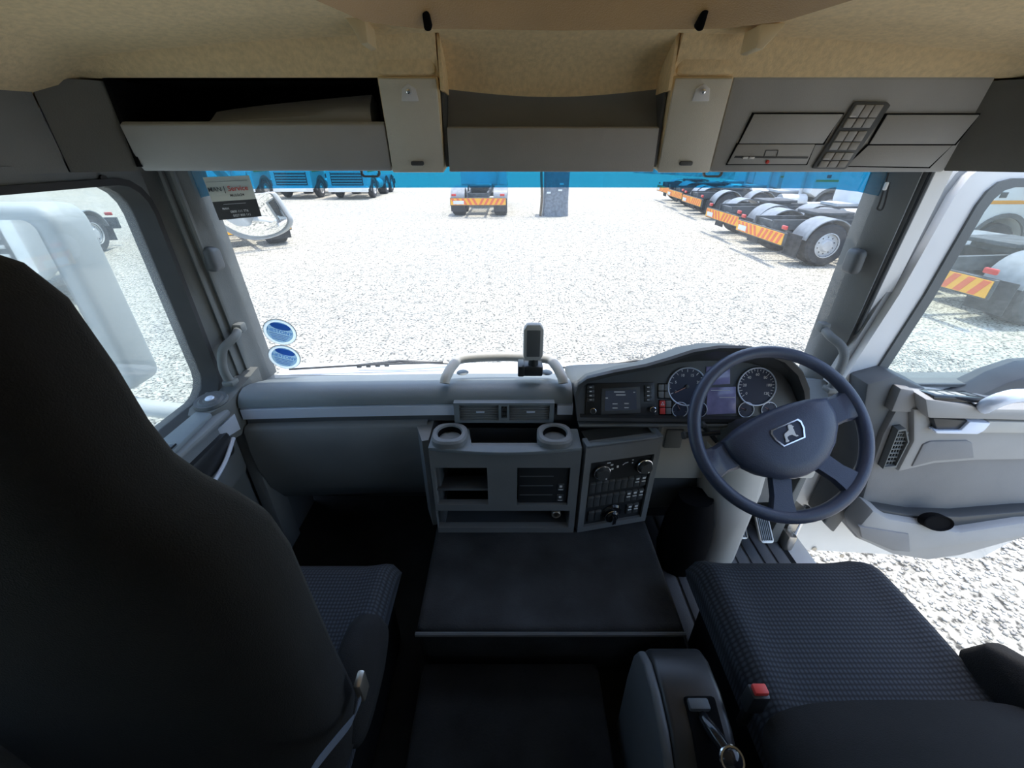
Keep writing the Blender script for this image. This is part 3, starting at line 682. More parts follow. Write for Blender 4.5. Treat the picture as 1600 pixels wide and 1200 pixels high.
for k, z in enumerate((1.890, 1.906)):
    b = B(); b.span((vm[0]+0.003, VY+0.004, z), ((vm[0]+vm[1])/2-0.0005, VY+0.02, z+0.013), 0.002); o = obj('button', b, 'button_dark', vb); rep(o, [((vm[1]-vm[0])/2-0.002, 0, 0)])
# sunlit rail over the dash top
gr = thing('dash_rail', 'pale grab rail arching over the sunlit dash top', 'handle', (-0.1, 1.15, 1.97))
A0 = at(694, 594, Y=1.10); A1 = at(881, 592, Y=1.10)
b = B(); b.tube(smooth_path([(A0.x, 1.105, 1.982), (A0.x+0.004, 1.12, 1.998), (A0.x+0.022, 1.165, 2.016), (A0.x+0.05, 1.20, 2.020), ((A0.x+A1.x)/2, 1.215, 2.020), (A1.x-0.05, 1.20, 2.020), (A1.x-0.022, 1.165, 2.016), (A1.x-0.004, 1.12, 1.998), (A1.x, 1.105, 1.982)], 5), [0.0155]*41, 12)
obj('rail', b, 'light_grey', gr)
for x in (A0.x+0.045, A1.x-0.045):
    b = B(); b.lathe([(0, 0.003), (0.016, 0.003), (0.02, 0.0)], 20, Matrix.Translation((x, 1.19, 1.975))); obj('cap_ring', b, 'dash_top', gr)
# device on the dash
tv = thing('dash_device', 'slim black device on a clamp standing on the dash rail', 'device', (-0.01, 1.16, 2.0))
C0 = at(833, 540, Y=1.15)
b = B(); b.prism([(C0.x-0.022, C0.z-0.045), (C0.x+0.020, C0.z-0.045), (C0.x+0.030, C0.z-0.03), (C0.x+0.030, C0.z+0.055), (C0.x+0.020, C0.z+0.072), (C0.x-0.020, C0.z+0.072), (C0.x-0.030, C0.z+0.055), (C0.x-0.030, C0.z-0.03)], 1.135, 1.16, 'XZ', r=0.006)
obj('casing', b, 'header_grey', tv)
b = B(); b.prism([(C0.x-0.020, C0.z-0.03), (C0.x+0.020, C0.z-0.03), (C0.x+0.020, C0.z+0.055), (C0.x-0.020, C0.z+0.055)], 1.132, 1.137, 'XZ', r=0.002); obj('screen', b, 'dark_grey', tv)
b = B(); b.tube([(C0.x+0.002, 1.15, C0.z-0.085), (C0.x+0.002, 1.15, C0.z-0.04)], [0.018, 0.014], 12); obj('stem', b, 'black_plastic', tv)
b = B(); b.box((C0.x-0.006, 1.155, 2.008), (0.075, 0.05, 0.034), 0.006); b.box((C0.x-0.036, 1.15, 2.012), (0.02, 0.055, 0.036), 0.004); obj('clamp', b, 'black_plastic', tv)
# round pod at the passenger corner
pd = thing('corner_pod', 'rounded grey dash corner pod with a round tweeter on top', 'pod', (-0.95, 1.05, 1.83))
pp = [(-0.905, 1.03), (-0.925, 0.985), (-0.955, 0.965), (-0.985, 0.97), (-1.0, 1.0), (-1.0, 1.22), (-0.915, 1.22)]
b = B(); b.loft([[Vector((x, y, z + 0.02*(y-0.97)/0.2*k)) for x, y in pp] for z, k in ((1.845, 0), (1.87, 0), (1.93, 0.6), (1.955, 1))]); obj('body', b, 'pillar_grey', pd, angle=50)
b = B(); b.loft([[Vector((x, y, 1.866)), Vector((x, y, zt)), Vector((x-0.012, y+0.012, zt)), Vector((x-0.012, y+0.012, 1.866))] for x, y, zt in ((-0.9005, 1.030, 1.918), (-0.909, 1.006, 1.914), (-0.9205, 0.982, 1.906), (-0.936, 0.971, 1.892), (-0.944, 0.967, 1.872))]); obj('trim_patch', b, 'silver', pd)
TM = Matrix.Translation((-0.955, 1.03, 1.967)) @ Euler((R(6), 0, 0)).to_matrix().to_4x4()
b = B(); b.lathe([(0.0, 0.006), (0.014, 0.008), (0.02, 0.004), (0.028, 0.006), (0.034, 0.002), (0.042, 0.004), (0.045, -0.004)], 28, TM); tw = obj('tweeter', b, 'dark_grey', pd)
b = B(); b.lathe([(0, 0.013), (0.010, 0.011), (0.014, 0.006)], 20, TM); obj('tweeter_cap', b, 'silver', tw)

# ================================================================ CENTRE CONSOLE
cc = thing('centre_console', 'grey centre console with cup holders and storage slots', 'console', (-0.1, 1.0, 1.5))
CY = 0.955
def cx_(p, y=760): return at(p, y, Y=CY).x
def cz_(y, p=780): return at(p, y, Y=CY).z
xL, xR = -0.322, 0.122
holes = [(cx_(681), cx_(762), cz_(789), cz_(731)), (cx_(808), cx_(889), cz_(789), cz_(731)), (cx_(683, 812), cx_(889, 812), cz_(825), cz_(798))]
b = B(); b.plate(xL, xR, 1.503, 1.852, holes, CY, CY+0.025)
obj('face', b, 'dash_grey', cc)
b = B(); b.span((xL, CY+0.025, 1.503), (xL+0.02, 1.05, 1.842), 0.006); b.span((xR-0.02, CY+0.025, 1.503), (xR, 1.05, 1.842)); b.span((xL+0.02, CY+0.025, 1.503), (xR-0.02, 1.05, 1.512))
obj('carcass', b, 'dark_grey', cc)
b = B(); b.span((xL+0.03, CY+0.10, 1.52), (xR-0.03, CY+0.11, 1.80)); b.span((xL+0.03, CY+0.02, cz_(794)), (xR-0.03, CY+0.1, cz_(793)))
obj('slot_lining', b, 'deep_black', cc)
b = B(); b.box(((holes[0][0]+holes[0][1])/2, CY+0.05, holes[0][2]+0.045), (holes[0][1]-holes[0][0], 0.08, 0.008), 0.002, rot=(R(-12), 0, 0)); obj('divider', b, 'dark_grey', cc)
h = holes[1]
b = B(); b.span((h[0]+0.003, CY+0.006, h[2]+0.003), (h[1]-0.003, CY+0.03, h[3]-0.003), 0.003); ru = obj('radio_blank', b, 'black_plastic', cc)
for k in range(1, 4):
    z = h[2]+(h[3]-h[2])*k/4
    b = B(); b.span((h[0]+0.008, CY+0.004, z-0.0012), (h[0]+0.11, CY+0.008, z+0.0012)); obj('ridge', b, 'dark_grey', ru)
for k, z in enumerate((h[2]+0.018, h[2]+0.062)):
    b = B(); b.span((h[1]-0.034, CY+0.0035, z-0.006), (h[1]-0.014, CY+0.008, z+0.022), 0.002); o = obj('button', b, 'button_dark', ru)
    b = B(); b.span((h[1]-0.031, CY+0.003, z-0.002), (h[1]-0.017, CY+0.0036, z)); b.span((h[1]-0.028, CY+0.003, z+0.008), (h[1]-0.02, CY+0.0036, z+0.016)); obj('mark', b, 'print_white', o)
P = at(869, 804, Y=CY+0.004)
b = B(); b.lathe([(0.0, -0.02), (0.008, -0.02), (0.009, 0.002), (0.013, 0.003), (0.015, 0.0), (0.015, -0.01)], 20, frame(P, (1, 0, 0), (0, 0, 1))); obj('power_socket', b, 'steel', cc)
# tray with its curved lip
lip = [(xL+(xR-xL)*i/16, CY-0.022*math.sin(PI*i/16)) for i in range(17)]
b = B(); b.prism(lip+[(xR, 1.05), (xR-0.10, 1.05), (xR-0.115, CY+0.012), (xL+0.125, CY+0.012), (xL+0.11, 1.05), (xL, 1.05)], 1.842, 1.854, 'XY', r=0.003); obj('tray_lip', b, 'dash_top', cc)
b = B(); b.span((xL+0.10, CY+0.03, 1.80), (xR-0.10, 1.05, 1.808)); b.span((xL+0.10, 1.05, 1.80), (xR-0.10, 1.056, 1.852)); obj('tray', b, 'black_plastic', cc)
for p in (702, 867):
    c = at(p, 671, Y=1.0); c.z = 1.876
    b = B()
    def sq(r, k=0.72, n=40): return [(math.copysign(abs(math.cos(a))**k, math.cos(a))*r, math.copysign(abs(math.sin(a))**k, math.sin(a))*r) for a in [2*PI*(j+0.5)/n for j in range(n)]]
    cir = [(math.cos(2*PI*(j+0.5)/40), math.sin(2*PI*(j+0.5)/40)) for j in range(40)]
    b.loft([[c+Vector((x, y, -0.03)) for x, y in sq(0.052)], [c+Vector((x, y, -0.006)) for x, y in sq(0.052)], [c+Vector((x, y, 0.0)) for x, y in sq(0.047)], [c+Vector((x*0.038, y*0.038, 0.001)) for x, y in cir], [c+Vector((x*0.035, y*0.035, -0.004)) for x, y in cir], [c+Vector((x*0.033, y*0.033, -0.034)) for x, y in cir]], cap=False)
    chd = obj('cup_holder', b, 'dash_grey', cc)
    b = B(); b.lathe([(0, -0.075), (0.030, -0.075), (0.0345, -0.0045)], 40, Matrix.Translation(c)); obj('cup_well', b, 'deep_black', chd)
# ---------------------------------------------------------------- angled switch panel
swp = thing('switch_panel', 'angled black switch panel with two climate dials and rows of rocker switches', 'panel', (0.1345, CY, 1.503), rot=(0, 0, R(12)))
W, H = 0.243, 0.350
b = B(); b.plate(0.0, W, 0.0, H, [(0.020, W-0.018, 0.022, 0.290)], 0.0, 0.03); b.span((0.03, 0.03, 0), (W-0.012, 0.09, 0.02)); b.span((W-0.012, 0.0, 0.0), (W, 0.09, H-0.01), 0.005); b.span((0.03, 0.03, 0.335), (W-0.012, 0.09, 0.342))
obj('surround', b, 'dash_grey', swp)
b = B(); b.span((0.0, 0.0, 0.344), (0.016, 0.04, 0.356), 0.003); b.span((W-0.018, 0.0, 0.344), (W, 0.085, 0.356), 0.003); b.span((0, 0.0, 0.344), (W, 0.016, 0.355), 0.003)
obj('top_rim', b, 'dash_top', swp)
b = B(); b.span((0.016, 0.016, 0.344), (W-0.018, 0.085, 0.347)); obj('top_tray', b, 'black_plastic', swp)
b = B(); b.span((0.018, 0.010, 0.020), (W-0.016, 0.03, 0.292)); fc = obj('panel_face', b, 'black_plastic', swp)
def dial(cx, cz, r):
    b = B(); m = frame((cx, 0.010, cz), (1, 0, 0), (0, 0, 1))
    b.lathe([(0.0, 0.022), (r*0.72, 0.022), (r*0.80, 0.018), (r*0.86, 0.0)], 28, m); k = obj('dial', b, 'button_dark', swp)
    b = B(); b.torus(r*0.93, r*0.09, 32, 8, m @ Matrix.Translation((0, 0, 0.008))); obj('dial_ring', b, 'chrome', k)
    b = B(); b.box((cx+r*0.3, -0.0125, cz-r*0.5), (0.004, 0.002, 0.004)); obj('mark', b, 'print_white', k)
dial(0.062, 0.243, 0.026); dial(0.202, 0.243, 0.026)
b = B()
for (x, z, sx, sz) in ((0.083, 0.272, 0.012, 0.003), (0.094, 0.262, 0.008, 0.006), (0.097, 0.246, 0.007, 0.006), (0.114, 0.252, 0.006, 0.008), (0.162, 0.270, 0.005, 0.003), (0.162, 0.259, 0.004, 0.004)): b.box((x, 0.0095, z), (sx, 0.001, sz))
b.tube([(0.130, 0.0095, 0.256), (0.137, 0.0095, 0.262), (0.147, 0.0095, 0.264)], 0.0013, 5); obj('symbol', b, 'print_white', swp)
def rocker(x0, x1, z0, z1, marks=False):
    b = B(); yy = 0.004
    b.prism([(0.010, z0), (yy, z0+0.004), (yy+0.003, (z0+z1)/2), (yy-0.001, z1-0.004), (0.010, z1)], x0+0.0008, x1-0.0008, 'YZ', r=0.0008); o = obj('rocker_switch', b, 'button_dark', swp)
    if marks:
        b = B(); b.box(((x0+x1)/2, yy-0.001, z0+(z1-z0)*0.52), ((x1-x0)*0.6, 0.003, 0.0022)); b.box(((x0+x1)/2, yy-0.001, z0+(z1-z0)*0.80), ((x1-x0)*0.45, 0.002, 0.006)); obj('mark', b, 'print_white', o)
n = 9; sx0, sx1 = 0.026, W-0.024; sw = (sx1-sx0)/n
for k in range(n): rocker(sx0+k*sw, sx0+(k+1)*sw, 0.158, 0.204, k >= 7)
for k in range(n): rocker(sx0+k*sw, sx0+(k+1)*sw, 0.098, 0.146, k >= 6)
for k in range(2): rocker(0.034+k*0.023, 0.056+k*0.023, 0.034, 0.080)
for k in range(2): rocker(0.168+k*0.022, 0.189+k*0.022, 0.040, 0.084, True)
m = frame((0.118, 0.008, 0.058), (1, 0, 0), (0, 0, 1))
b = B(); b.lathe([(0, 0.006), (0.028, 0.006), (0.032, 0.002), (0.034, 0.0)], 28, m); lk = obj('light_knob', b, 'gloss_black', swp)
b = B(); b.lathe([(0, 0.022), (0.018, 0.022), (0.022, 0.018), (0.023, 0.004)], 28, m @ Matrix.Translation((-0.005, -0.004, 0))); b.box((0.113, -0.018, 0.054), (0.010, 0.012, 0.04), 0.003); kb = obj('knob', b, 'gloss_black', lk)
b = B(); b.torus(0.023, 0.0015, 28, 6, m @ Matrix.Translation((-0.005, -0.004, 0.014))); b.box((0.107, -0.020, 0.054), (0.0016, 0.010, 0.036)); b.box((0.119, -0.020, 0.054), (0.0016, 0.010, 0.036)); obj('knob_trim', b, 'chrome', kb)

# ================================================================ INSTRUMENT BINNACLE
ic = thing('instrument_cluster', 'dark hooded instrument cluster with dials and radio screen', 'instruments', (0.45, 1.15, 1.86))
IY = 1.05; FY0, FK = 1.068, 0.42                              # the face leans back, towards the driver's eyes
FF = frame((0, FY0, 1.87), (1, 0, 0), (0, FK, 1)); FI = FF.inverted()
def ft(x, y, h=0.0):
    """photo point on the leaning face, h proud of it, in the face's own x and y"""
    d = FW + RT*((x-800)/FPX) + UP*((600-y)/FPX)
    o = FI @ CAM; e = FI.to_3x3() @ d; t = (h-o.z)/e.z; return (o.x+e.x*t, o.y+e.y*t)
def fpad(name, pts, h0, h1, mat, parent, r=0.0):
    b = B(); b.prism([ft(x, y, h1) for x, y in pts], h0, h1, 'XY', r=r, mat=FF); return obj(name, b, mat, parent)
def FT(x, y, h=0.0):
    a, c = ft(x, y, h); return FF @ Matrix.Translation((a, c, h))
oln = [(902, 656), (899, 615), (904, 600), (918, 590), (960, 580), (1010, 571), (1048, 560), (1085, 548), (1125, 542), (1165, 542), (1205, 548), (1235, 560), (1256, 580), (1266, 605), (1268, 660)]
O = px(oln, IY)
cxm = sum(p[0] for p in O)/len(O)
I_ = [(cxm+(x-cxm)*0.972, (z if i in (0, len(O)-1) else z-0.016) + (0.006 if i in (0, len(O)-1) else 0)) for i, (x, z) in enumerate(O)]
b = B(); b.loft([[Vector((cxm+(x-cxm)*0.99, 1.335, 1.90+(z-1.87)*0.18)) for x, z in O], [Vector((x, 1.22, z-(z-1.87)*0.60)) for x, z in O], [Vector((x, 1.12, z-(z-1.87)*0.27)) for x, z in O], [Vector((x, IY+0.01, z)) for x, z in O], [Vector((x, IY, z-0.004)) for x, z in O], [Vector((x, IY+0.004, z)) for x, z in I_], [Vector((x, FY0+0.008+(z-1.87)*0.9*FK, z-(z-1.87)*0.10)) for x, z in I_]], cap=True)
obj('hood', b, 'button_dark', ic, angle=50)
fo = [(x, (z-(z-1.87)*0.10-1.87)*math.sqrt(1+FK*FK)*0.93) for x, z in I_]
b = B(); b.prism(fo, -0.004, 0.0, 'XY', mat=FF); obj('fascia', b, 'dark_grey', ic)
b = B(); b.tube([Vector((x, IY-0.006, 1.869)) for x in (O[0][0]+0.006, 0.30, O[-1][0])], 0.005, 8); b.span((O[0][0]+0.006, IY-0.006, 1.8625), (O[-1][0], IY+0.02, 1.869)); obj('lower_ledge', b, 'pillar_grey', ic)
# radio with screen
rd = fpad('radio', [(916, 599), (1022, 597), (1024, 651), (914, 652)], -0.002, 0.004, 'black_plastic', ic, 0.002)
ds = fpad('display', [(940, 607), (1000, 604), (1001, 645), (939, 648)], 0.003, 0.007, 'dark_grey', rd, 0.0015)
sn = fpad('screen', [(946, 611), (994, 609), (995, 640), (945, 642)], 0.006, 0.008, 'screen', ds)
for (x, y, wd) in ((968, 612.5, 17), (970, 617, 15), (961, 631, 8), (979, 630.5, 7), (961, 637.5, 8), (979, 637, 7), (948, 622, 4), (991, 613, 3)):
    fpad('screen_text', [(x-wd/2, y-0.9), (x+wd/2, y-0.9), (x+wd/2, y+0.9), (x-wd/2, y+0.9)], 0.008, 0.0084, 'print_white', sn)
for xx in (923, 1013):
    for k in range(4):
        y = 605+k*6.6
        o = fpad('button', [(xx-5.5, y-2.9), (xx+5.5, y-2.9), (xx+5.5, y+2.9), (xx-5.5, y+2.9)], 0.003, 0.0075, 'button_dark', rd, 0.001)
        fpad('mark', [(xx-1.8, y-0.8), (xx+1.8, y-0.8), (xx+1.8, y+0.8), (xx-1.8, y+0.8)], 0.0075, 0.0079, 'print_white', o)
for (x, y) in ((926, 641.5), (1019, 639.5)):
    m = FT(x, y, 0.004)
    b = B(); b.lathe([(0, 0.012), (0.007, 0.012), (0.008, 0)], 20, m); k = obj('knob', b, 'black_plastic', rd)
    b = B(); b.torus(0.008, 0.0017, 24, 8, m @ Matrix.Translation((0, 0, 0.008))); obj('knob_ring', b, 'chrome', k)
# four switches and hazard switches
for (xa, ya, cols) in ((1029, 600.5, ('button_grey',)*4), (1031, 626, ('red_plastic', 'button_grey', 'red_plastic', 'button_grey'))):
    fpad('switch_well', [(xa-1.2, ya-1.2), (xa+19.5, ya-1.2), (xa+19.5, ya+22.4), (xa-1.2, ya+22.4)], -0.001, 0.002, 'deep_black', ic)
    for k in range(4):
        i, j = k % 2, k//2; x0, y0 = xa+i*9.7, ya+j*11.2
        o = fpad('rocker_switch', [(x0, y0), (x0+8.6, y0), (x0+8.6, y0+10), (x0, y0+10)], 0.0, 0.006, cols[k], ic, 0.001)
        if cols[k] == 'red_plastic' and j == 0:
            b = B(); ca = ft(x0+4.3, y0+5.4, 0.006); T3 = lambda q: [FF @ Vector((ca[0]+q*math.cos(R(a)), ca[1]+q*math.sin(R(a)), 0.0064)) for a in (90, 210, 330)]
            b.loft([T3(0.007), T3(0.004)], cap=False); obj('hazard_mark', b, 'print_white', o)
# dials
def _cube(s):
    t = bmesh.new(); bmesh.ops.create_cube(t, size=1.0); bmesh.ops.scale(t, vec=s, verts=t.verts); return t
def gauge(px_, py_, rad, ticks, a0, a1, nums, needle):
    m = FT(px_, py_, 0.002)
    b = B(); b.lathe([(0, 0.001), (rad*0.97, 0.001), (rad*0.97, -0.004)], 40, m); gz = obj('gauge', b, 'dial_face', ic)
    b = B(); b.torus(rad, rad*0.030+0.0006, 48, 8, m @ Matrix.Translation((0, 0, 0.003))); obj('bezel_ring', b, 'silver', gz)
    b = B()
    for i in range(ticks):
        a = R(a0+(a1-a0)*i/(ticks-1)); L = rad*(0.16 if i % 2 == 0 else 0.09)
        b.add(_cube((L, rad*0.028, 0.0006)), m @ Matrix.Rotation(a, 4, 'Z') @ Matrix.Translation((rad*0.93-L/2, 0, 0.0016)))
    o = obj('tick_marks', b, 'print_white', gz); o['kind'] = 'stuff'
    if nums:
        b = B()
        for i, s in enumerate(nums):
            a = R(a0+(a1-a0)*i/(len(nums)-1)); text(b, s, rad*0.20, m @ Matrix.Translation((rad*0.64*math.cos(a), rad*0.64*math.sin(a), 0.0017)))
        obj('numerals', b, 'print_white', gz, norm=False)
    if needle is not None:
        b = B(); b.add(_cube((rad*0.72, rad*0.03, 0.0012)), m @ Matrix.Rotation(R(needle), 4, 'Z') @ Matrix.Translation((rad*0.36, 0, 0.004))); nd = obj('needle', b, 'needle', gz)
        b = B(); b.lathe([(0, 0.006), (rad*0.10, 0.005), (rad*0.12, 0.001)], 16, m); obj('needle_cap', b, 'button_dark', gz)
gauge(1073, 604, 0.058, 13, 205, -25, ['0', '5', '10', '15', '20', '25'], 207)
gauge(1182, 604, 0.058, 25, 215, -35, ['0', '20', '40', '60', '80', '100', '120'], None)
for gx, na in ((1062, 120), (1092, 100), (1165, 160), (1201, 150)): gauge(gx, 640, 0.0235, 5, 200, -20, None, na)
fpad('display_upper', [(1104, 573), (1141, 572), (1141, 600), (1104, 602)], 0.0, 0.004, 'screen_lilac', ic, 0.0015)
dl = fpad('display_lower', [(1106, 606), (1150, 604), (1150, 646), (1104, 648)], 0.0, 0.004, 'screen_lilac', ic, 0.0015)
for (x, y, wd) in ((1126, 610, 30), (1136, 621, 24)): fpad('display_line', [(x-wd/2, y-0.5), (x+wd/2, y-0.5), (x+wd/2, y+0.5), (x-wd/2, y+0.5)], 0.004, 0.0045, 'print_white', dl)

# ================================================================ STEERING
sw_c = Vector((0.615, 0.885, 1.964)); TILT = 47
wm = Euler((R(TILT), 0, R(-4))).to_matrix()
def wheel_plane(x, y):
    n = wm @ Vector((0, 0, 1)); d = FW + RT*((x-800)/FPX) + UP*((600-y)/FPX)
    t = (sw_c-CAM).dot(n)/d.dot(n); q = wm.transposed() @ (CAM+d*t-sw_c); return (q.x, q.y)
st = thing('steering_wheel', 'dark grey sky-tinted steering wheel with a lion badge on its hub pad', 'steering wheel', sw_c, rot=(wm @ Matrix.Rotation(R(25), 3, 'Z')).to_euler())
b = B(); b.torus(0.2155, 0.0165, 72, 16); obj('rim', b, 'wheel_leather', st, angle=80)
def spoke(name, a, r0, r1, w0, w1, z0_, z1_):
    b = B(); m = Matrix.Rotation(R(a), 4, 'Z')
    rg = []
    for k in range(7):
        t = k/6; r = r0+(r1-r0)*t; hw = (w0+(w1-w0)*t)/2 + 0.012*max(0, t-0.7)/0.3; z = z0_+(z1_-z0_)*t; th = 0.010
        rg.append([m @ Vector((r, y, z+q)) for y, q in ((-hw, -th*0.4), (-hw*0.8, th), (hw*0.8, th), (hw, -th*0.4), (hw*0.8, -th*1.5), (-hw*0.8, -th*1.5))])
    b.loft(rg); obj(name, b, 'wheel_leather', st, angle=60)
spoke('spoke', -3, 0.09, 0.212, 0.095, 0.062, -0.01, 0.0); spoke('spoke', 183, 0.09, 0.212, 0.095, 0.062, -0.01, 0.0)
spoke('spoke', -62, 0.08, 0.212, 0.060, 0.052, -0.01, 0.0); spoke('spoke', -118, 0.08, 0.212, 0.060, 0.052, -0.01, 0.0)
po = [(-0.150, 0.030), (-0.10, 0.046), (-0.05, 0.054), (0, 0.057), (0.05, 0.054), (0.10, 0.046), (0.150, 0.030), (0.148, -0.012), (0.135, -0.045), (0.105, -0.080), (0.065, -0.108), (0.03, -0.120), (0, -0.123), (-0.03, -0.120), (-0.065, -0.108), (-0.105, -0.080), (-0.135, -0.045), (-0.148, -0.012)]
b = B(); b.loft([[Vector((x*s, -0.03+(y+0.03)*s, z)) for x, y in po] for s, z in ((0.96, -0.035), (1.0, -0.01), (1.0, 0.008), (0.97, 0.018), (0.86, 0.028), (0.6, 0.033))]); pad = obj('hub_pad', b, 'wheel_leather', st, angle=55)
ez = 0.033
eo = [(-0.043, 0.004), (-0.038, 0.012), (0.038, 0.012), (0.043, 0.004), (0.041, -0.014), (0.030, -0.036), (-0.030, -0.036), (-0.041, -0.014)]
ei = [(x*0.90, -0.012+(y+0.012)*0.88) for x, y in eo]
b = B(); b.loft([[Vector((x, y, z)) for x, y in q] for q, z in ((eo, ez-0.006), (eo, ez+0.003), (ei, ez+0.003), (ei, ez))], cap=False); em = obj('badge_frame', b, 'chrome', pad)
b = B(); b.prism(ei, ez-0.004, ez+0.0005, 'XY'); obj('badge_field', b, 'dial_face', em)
lion = [(-0.019, -0.029), (-0.014, -0.030), (-0.010, -0.028), (-0.0115, -0.024), (-0.010, -0.018), (-0.003, -0.0165), (0.004, -0.0175), (0.008, -0.0225), (0.012, -0.026), (0.017, -0.026), (0.016, -0.0235), (0.0125, -0.0215), (0.013, -0.015), (0.0145, -0.008), (0.014, -0.003), (0.018, -0.0015), (0.0175, 0.001), (0.0155, 0.0025), (0.0155, 0.005), (0.011, 0.0075), (0.006, 0.0065), (0.004, 0.001), (0.003, -0.004), (-0.002, -0.006), (-0.009, -0.0075), (-0.014, -0.011), (-0.0155, -0.017), (-0.0165, -0.023), (-0.019, -0.026)]
b = B(); b.prism([(x, y) for x, y in lion], ez, ez+0.003, 'XY'); obj('lion', b, 'print_white', em)['label'] = 'silver standing lion emblem'
nrm = wm @ Vector((0, 0, 1))
col = thing('steering_column', 'dark steering column shroud behind the wheel with its stalks', 'steering column', sw_c-nrm*0.30)
b = B()
rg = []
for k, (d, wx, wy) in enumerate(((0.045, 0.045, 0.04), (0.07, 0.06, 0.05), (0.16, 0.065, 0.06), (0.30, 0.06, 0.065))):
    c = sw_c-nrm*d
    rg.append([c + (wm @ Vector((math.cos(q)*wx, math.sin(q)*wy, 0))) for q in [2*PI*j/16 for j in range(16)]])
b.loft(rg); obj('shroud', b, 'dark_grey', col, angle=60)
for (p0_, p1_, r_) in (((1125, 676), (1068, 680), 0.009), ((1120, 690), (1098, 664), 0.008)):
    a = at(p0_[0], p0_[1], Y=0.96); c = at(p1_[0], p1_[1], Y=0.98)
    b = B(); b.tube([a, a.lerp(c, 0.5), a.lerp(c, 0.85), c], [r_*0.8, r_*0.8, r_, r_*1.3], 10); sk_ = obj('stalk', b, 'black_plastic', col)
    b = B(); b.lathe([(0, 0.004), (r_*1.3, 0.003), (r_*1.35, -0.004)], 14, frame(c, (0, 0, 1), (0, 1, 0.2))); obj('stalk_tip', b, 'dark_grey', sk_)
a = at(1275, 660, Y=0.97)
b = B(); b.tube([sw_c-nrm*0.10+Vector((0.05, 0, 0)), Vector((0.74, 0.97, 1.95)), Vector((0.80, 0.97, 1.965))], [0.008, 0.008, 0.010], 10); obj('stalk', b, 'black_plastic', col)
# under the dash on the driver's side
ud = thing('knee_panel', 'pale knee panel under the driver side of the dash', 'panel', (0.6, 1.15, 1.5))
b = B(); b.prism([(0.385, 1.852), (0.93, 1.852), (0.93, 1.80), (0.93, 1.64), (0.385, 1.64)], 1.06, 1.09, 'XZ', r=0.008, mat=Matrix.Translation((0, 0, 0))); obj('upper', b, 'light_grey', ud)
b = B(); b.prism([(0.385, 1.64), (0.85, 1.64), (0.85, 1.50), (0.385, 1.47)], 1.09, 1.12, 'XZ', r=0.008); obj('lower', b, 'dark_grey', ud)
b = B(); b.span((0.40, 1.052, 1.775), (0.455, 1.062, 1.845), 0.004); obj('cover', b, 'pillar_grey', ud)
pc = thing('column_cover', 'tall pale cover rising from the floor behind the steering wheel', 'cover', (0.6, 1.1, 1.26))
b = B(); b.loft([[Vector((x, y, z)) for x, y in ((xa, ya+0.10), (xa+0.01, ya+0.03), (xa+0.05, ya), (xb-0.04, ya), (xb, ya+0.04), (xb, ya+0.16), (xa, ya+0.16))] for z, xa, xb, ya in ((1.262, 0.60, 0.745, 0.99), (1.40, 0.60, 0.75, 0.995), (1.60, 0.56, 0.75, 0.99), (1.80, 0.53, 0.74, 1.0))]); obj('body', b, 'light_grey', pc, angle=50)
b = B(); b.loft([[Vector((0.53+0.08*math.cos(q)*s, 1.02+0.07*math.sin(q)*s, z)) for q in [2*PI*j/16 for j in range(16)]] for z, s in ((1.262, 0.9), (1.36, 1.1), (1.50, 1.0), (1.60, 0.7))]); tag(obj('footwell_shade', b, 'deep_black', angle=60), 'black form standing in for the shaded gap beside the steering column', 'shade')  # black form added where the footwell gap lies in shade
# pedals
for (pxx, py, wd, hh, lab, Y_) in ((1191, 822, 0.050, 0.12, 'ribbed metal accelerator pedal nearest the open door', 1.09), (1152, 826, 0.06, 0.075, 'ribbed metal brake pedal beside the accelerator', 1.11)):
    c = at(pxx, py, Y=Y_)
    t = thing('pedal', lab, 'pedal', (c.x, c.y, c.z), rot=(R(-52), 0, 0), group='pedals in the driver footwell')
    b = B(); b.prism(rrect(-wd/2, wd/2, -hh/2, hh/2, 0.012), -0.012, 0.0, 'XZ', r=0.002); obj('plate', b, 'steel', t)
    n = 6
    b = B(); b.box((-wd/2+0.008, -0.014, 0), (0.004, 0.006, hh*0.85), 0.001); o = obj('rib', b, 'dash_top', t); rep(o, [((wd-0.016)*k/(n-1), 0, 0) for k in range(1, n)])
    b = B(); b.tube([(0, 0, 0), (0.0, 0.08, 0.03), (0, 0.16, 0.09)], 0.012, 8); obj('arm', b, 'black_plastic', t)
# driver floor mat
fm = thing('floor_mat', 'grey ribbed rubber mat in the driver footwell', 'mat', (0.7, 0.95, 1.262))
b = B(); b.span((0.40, 0.55, 1.262), (0.955, 1.25, 1.268), 0.002); obj('mat', b, 'mat_rubber', fm)
b = B(); b.span((0.415, 0.56, 1.268), (0.455, 1.24, 1.275), 0.002); o = obj('rib', b, 'mat_rubber', fm); rep(o, [(0.049*k, 0, 0) for k in range(1, 11)])
b = B(); b.prism([(0.90, 1.28), (0.945, 1.28), (0.945, 1.80), (0.935, 1.80)], 1.10, 1.25, 'XZ', r=0.01); tag(obj('kick_panel', b, 'pillar_grey'), 'dark kick panel at the outer side of the driver footwell', 'panel')

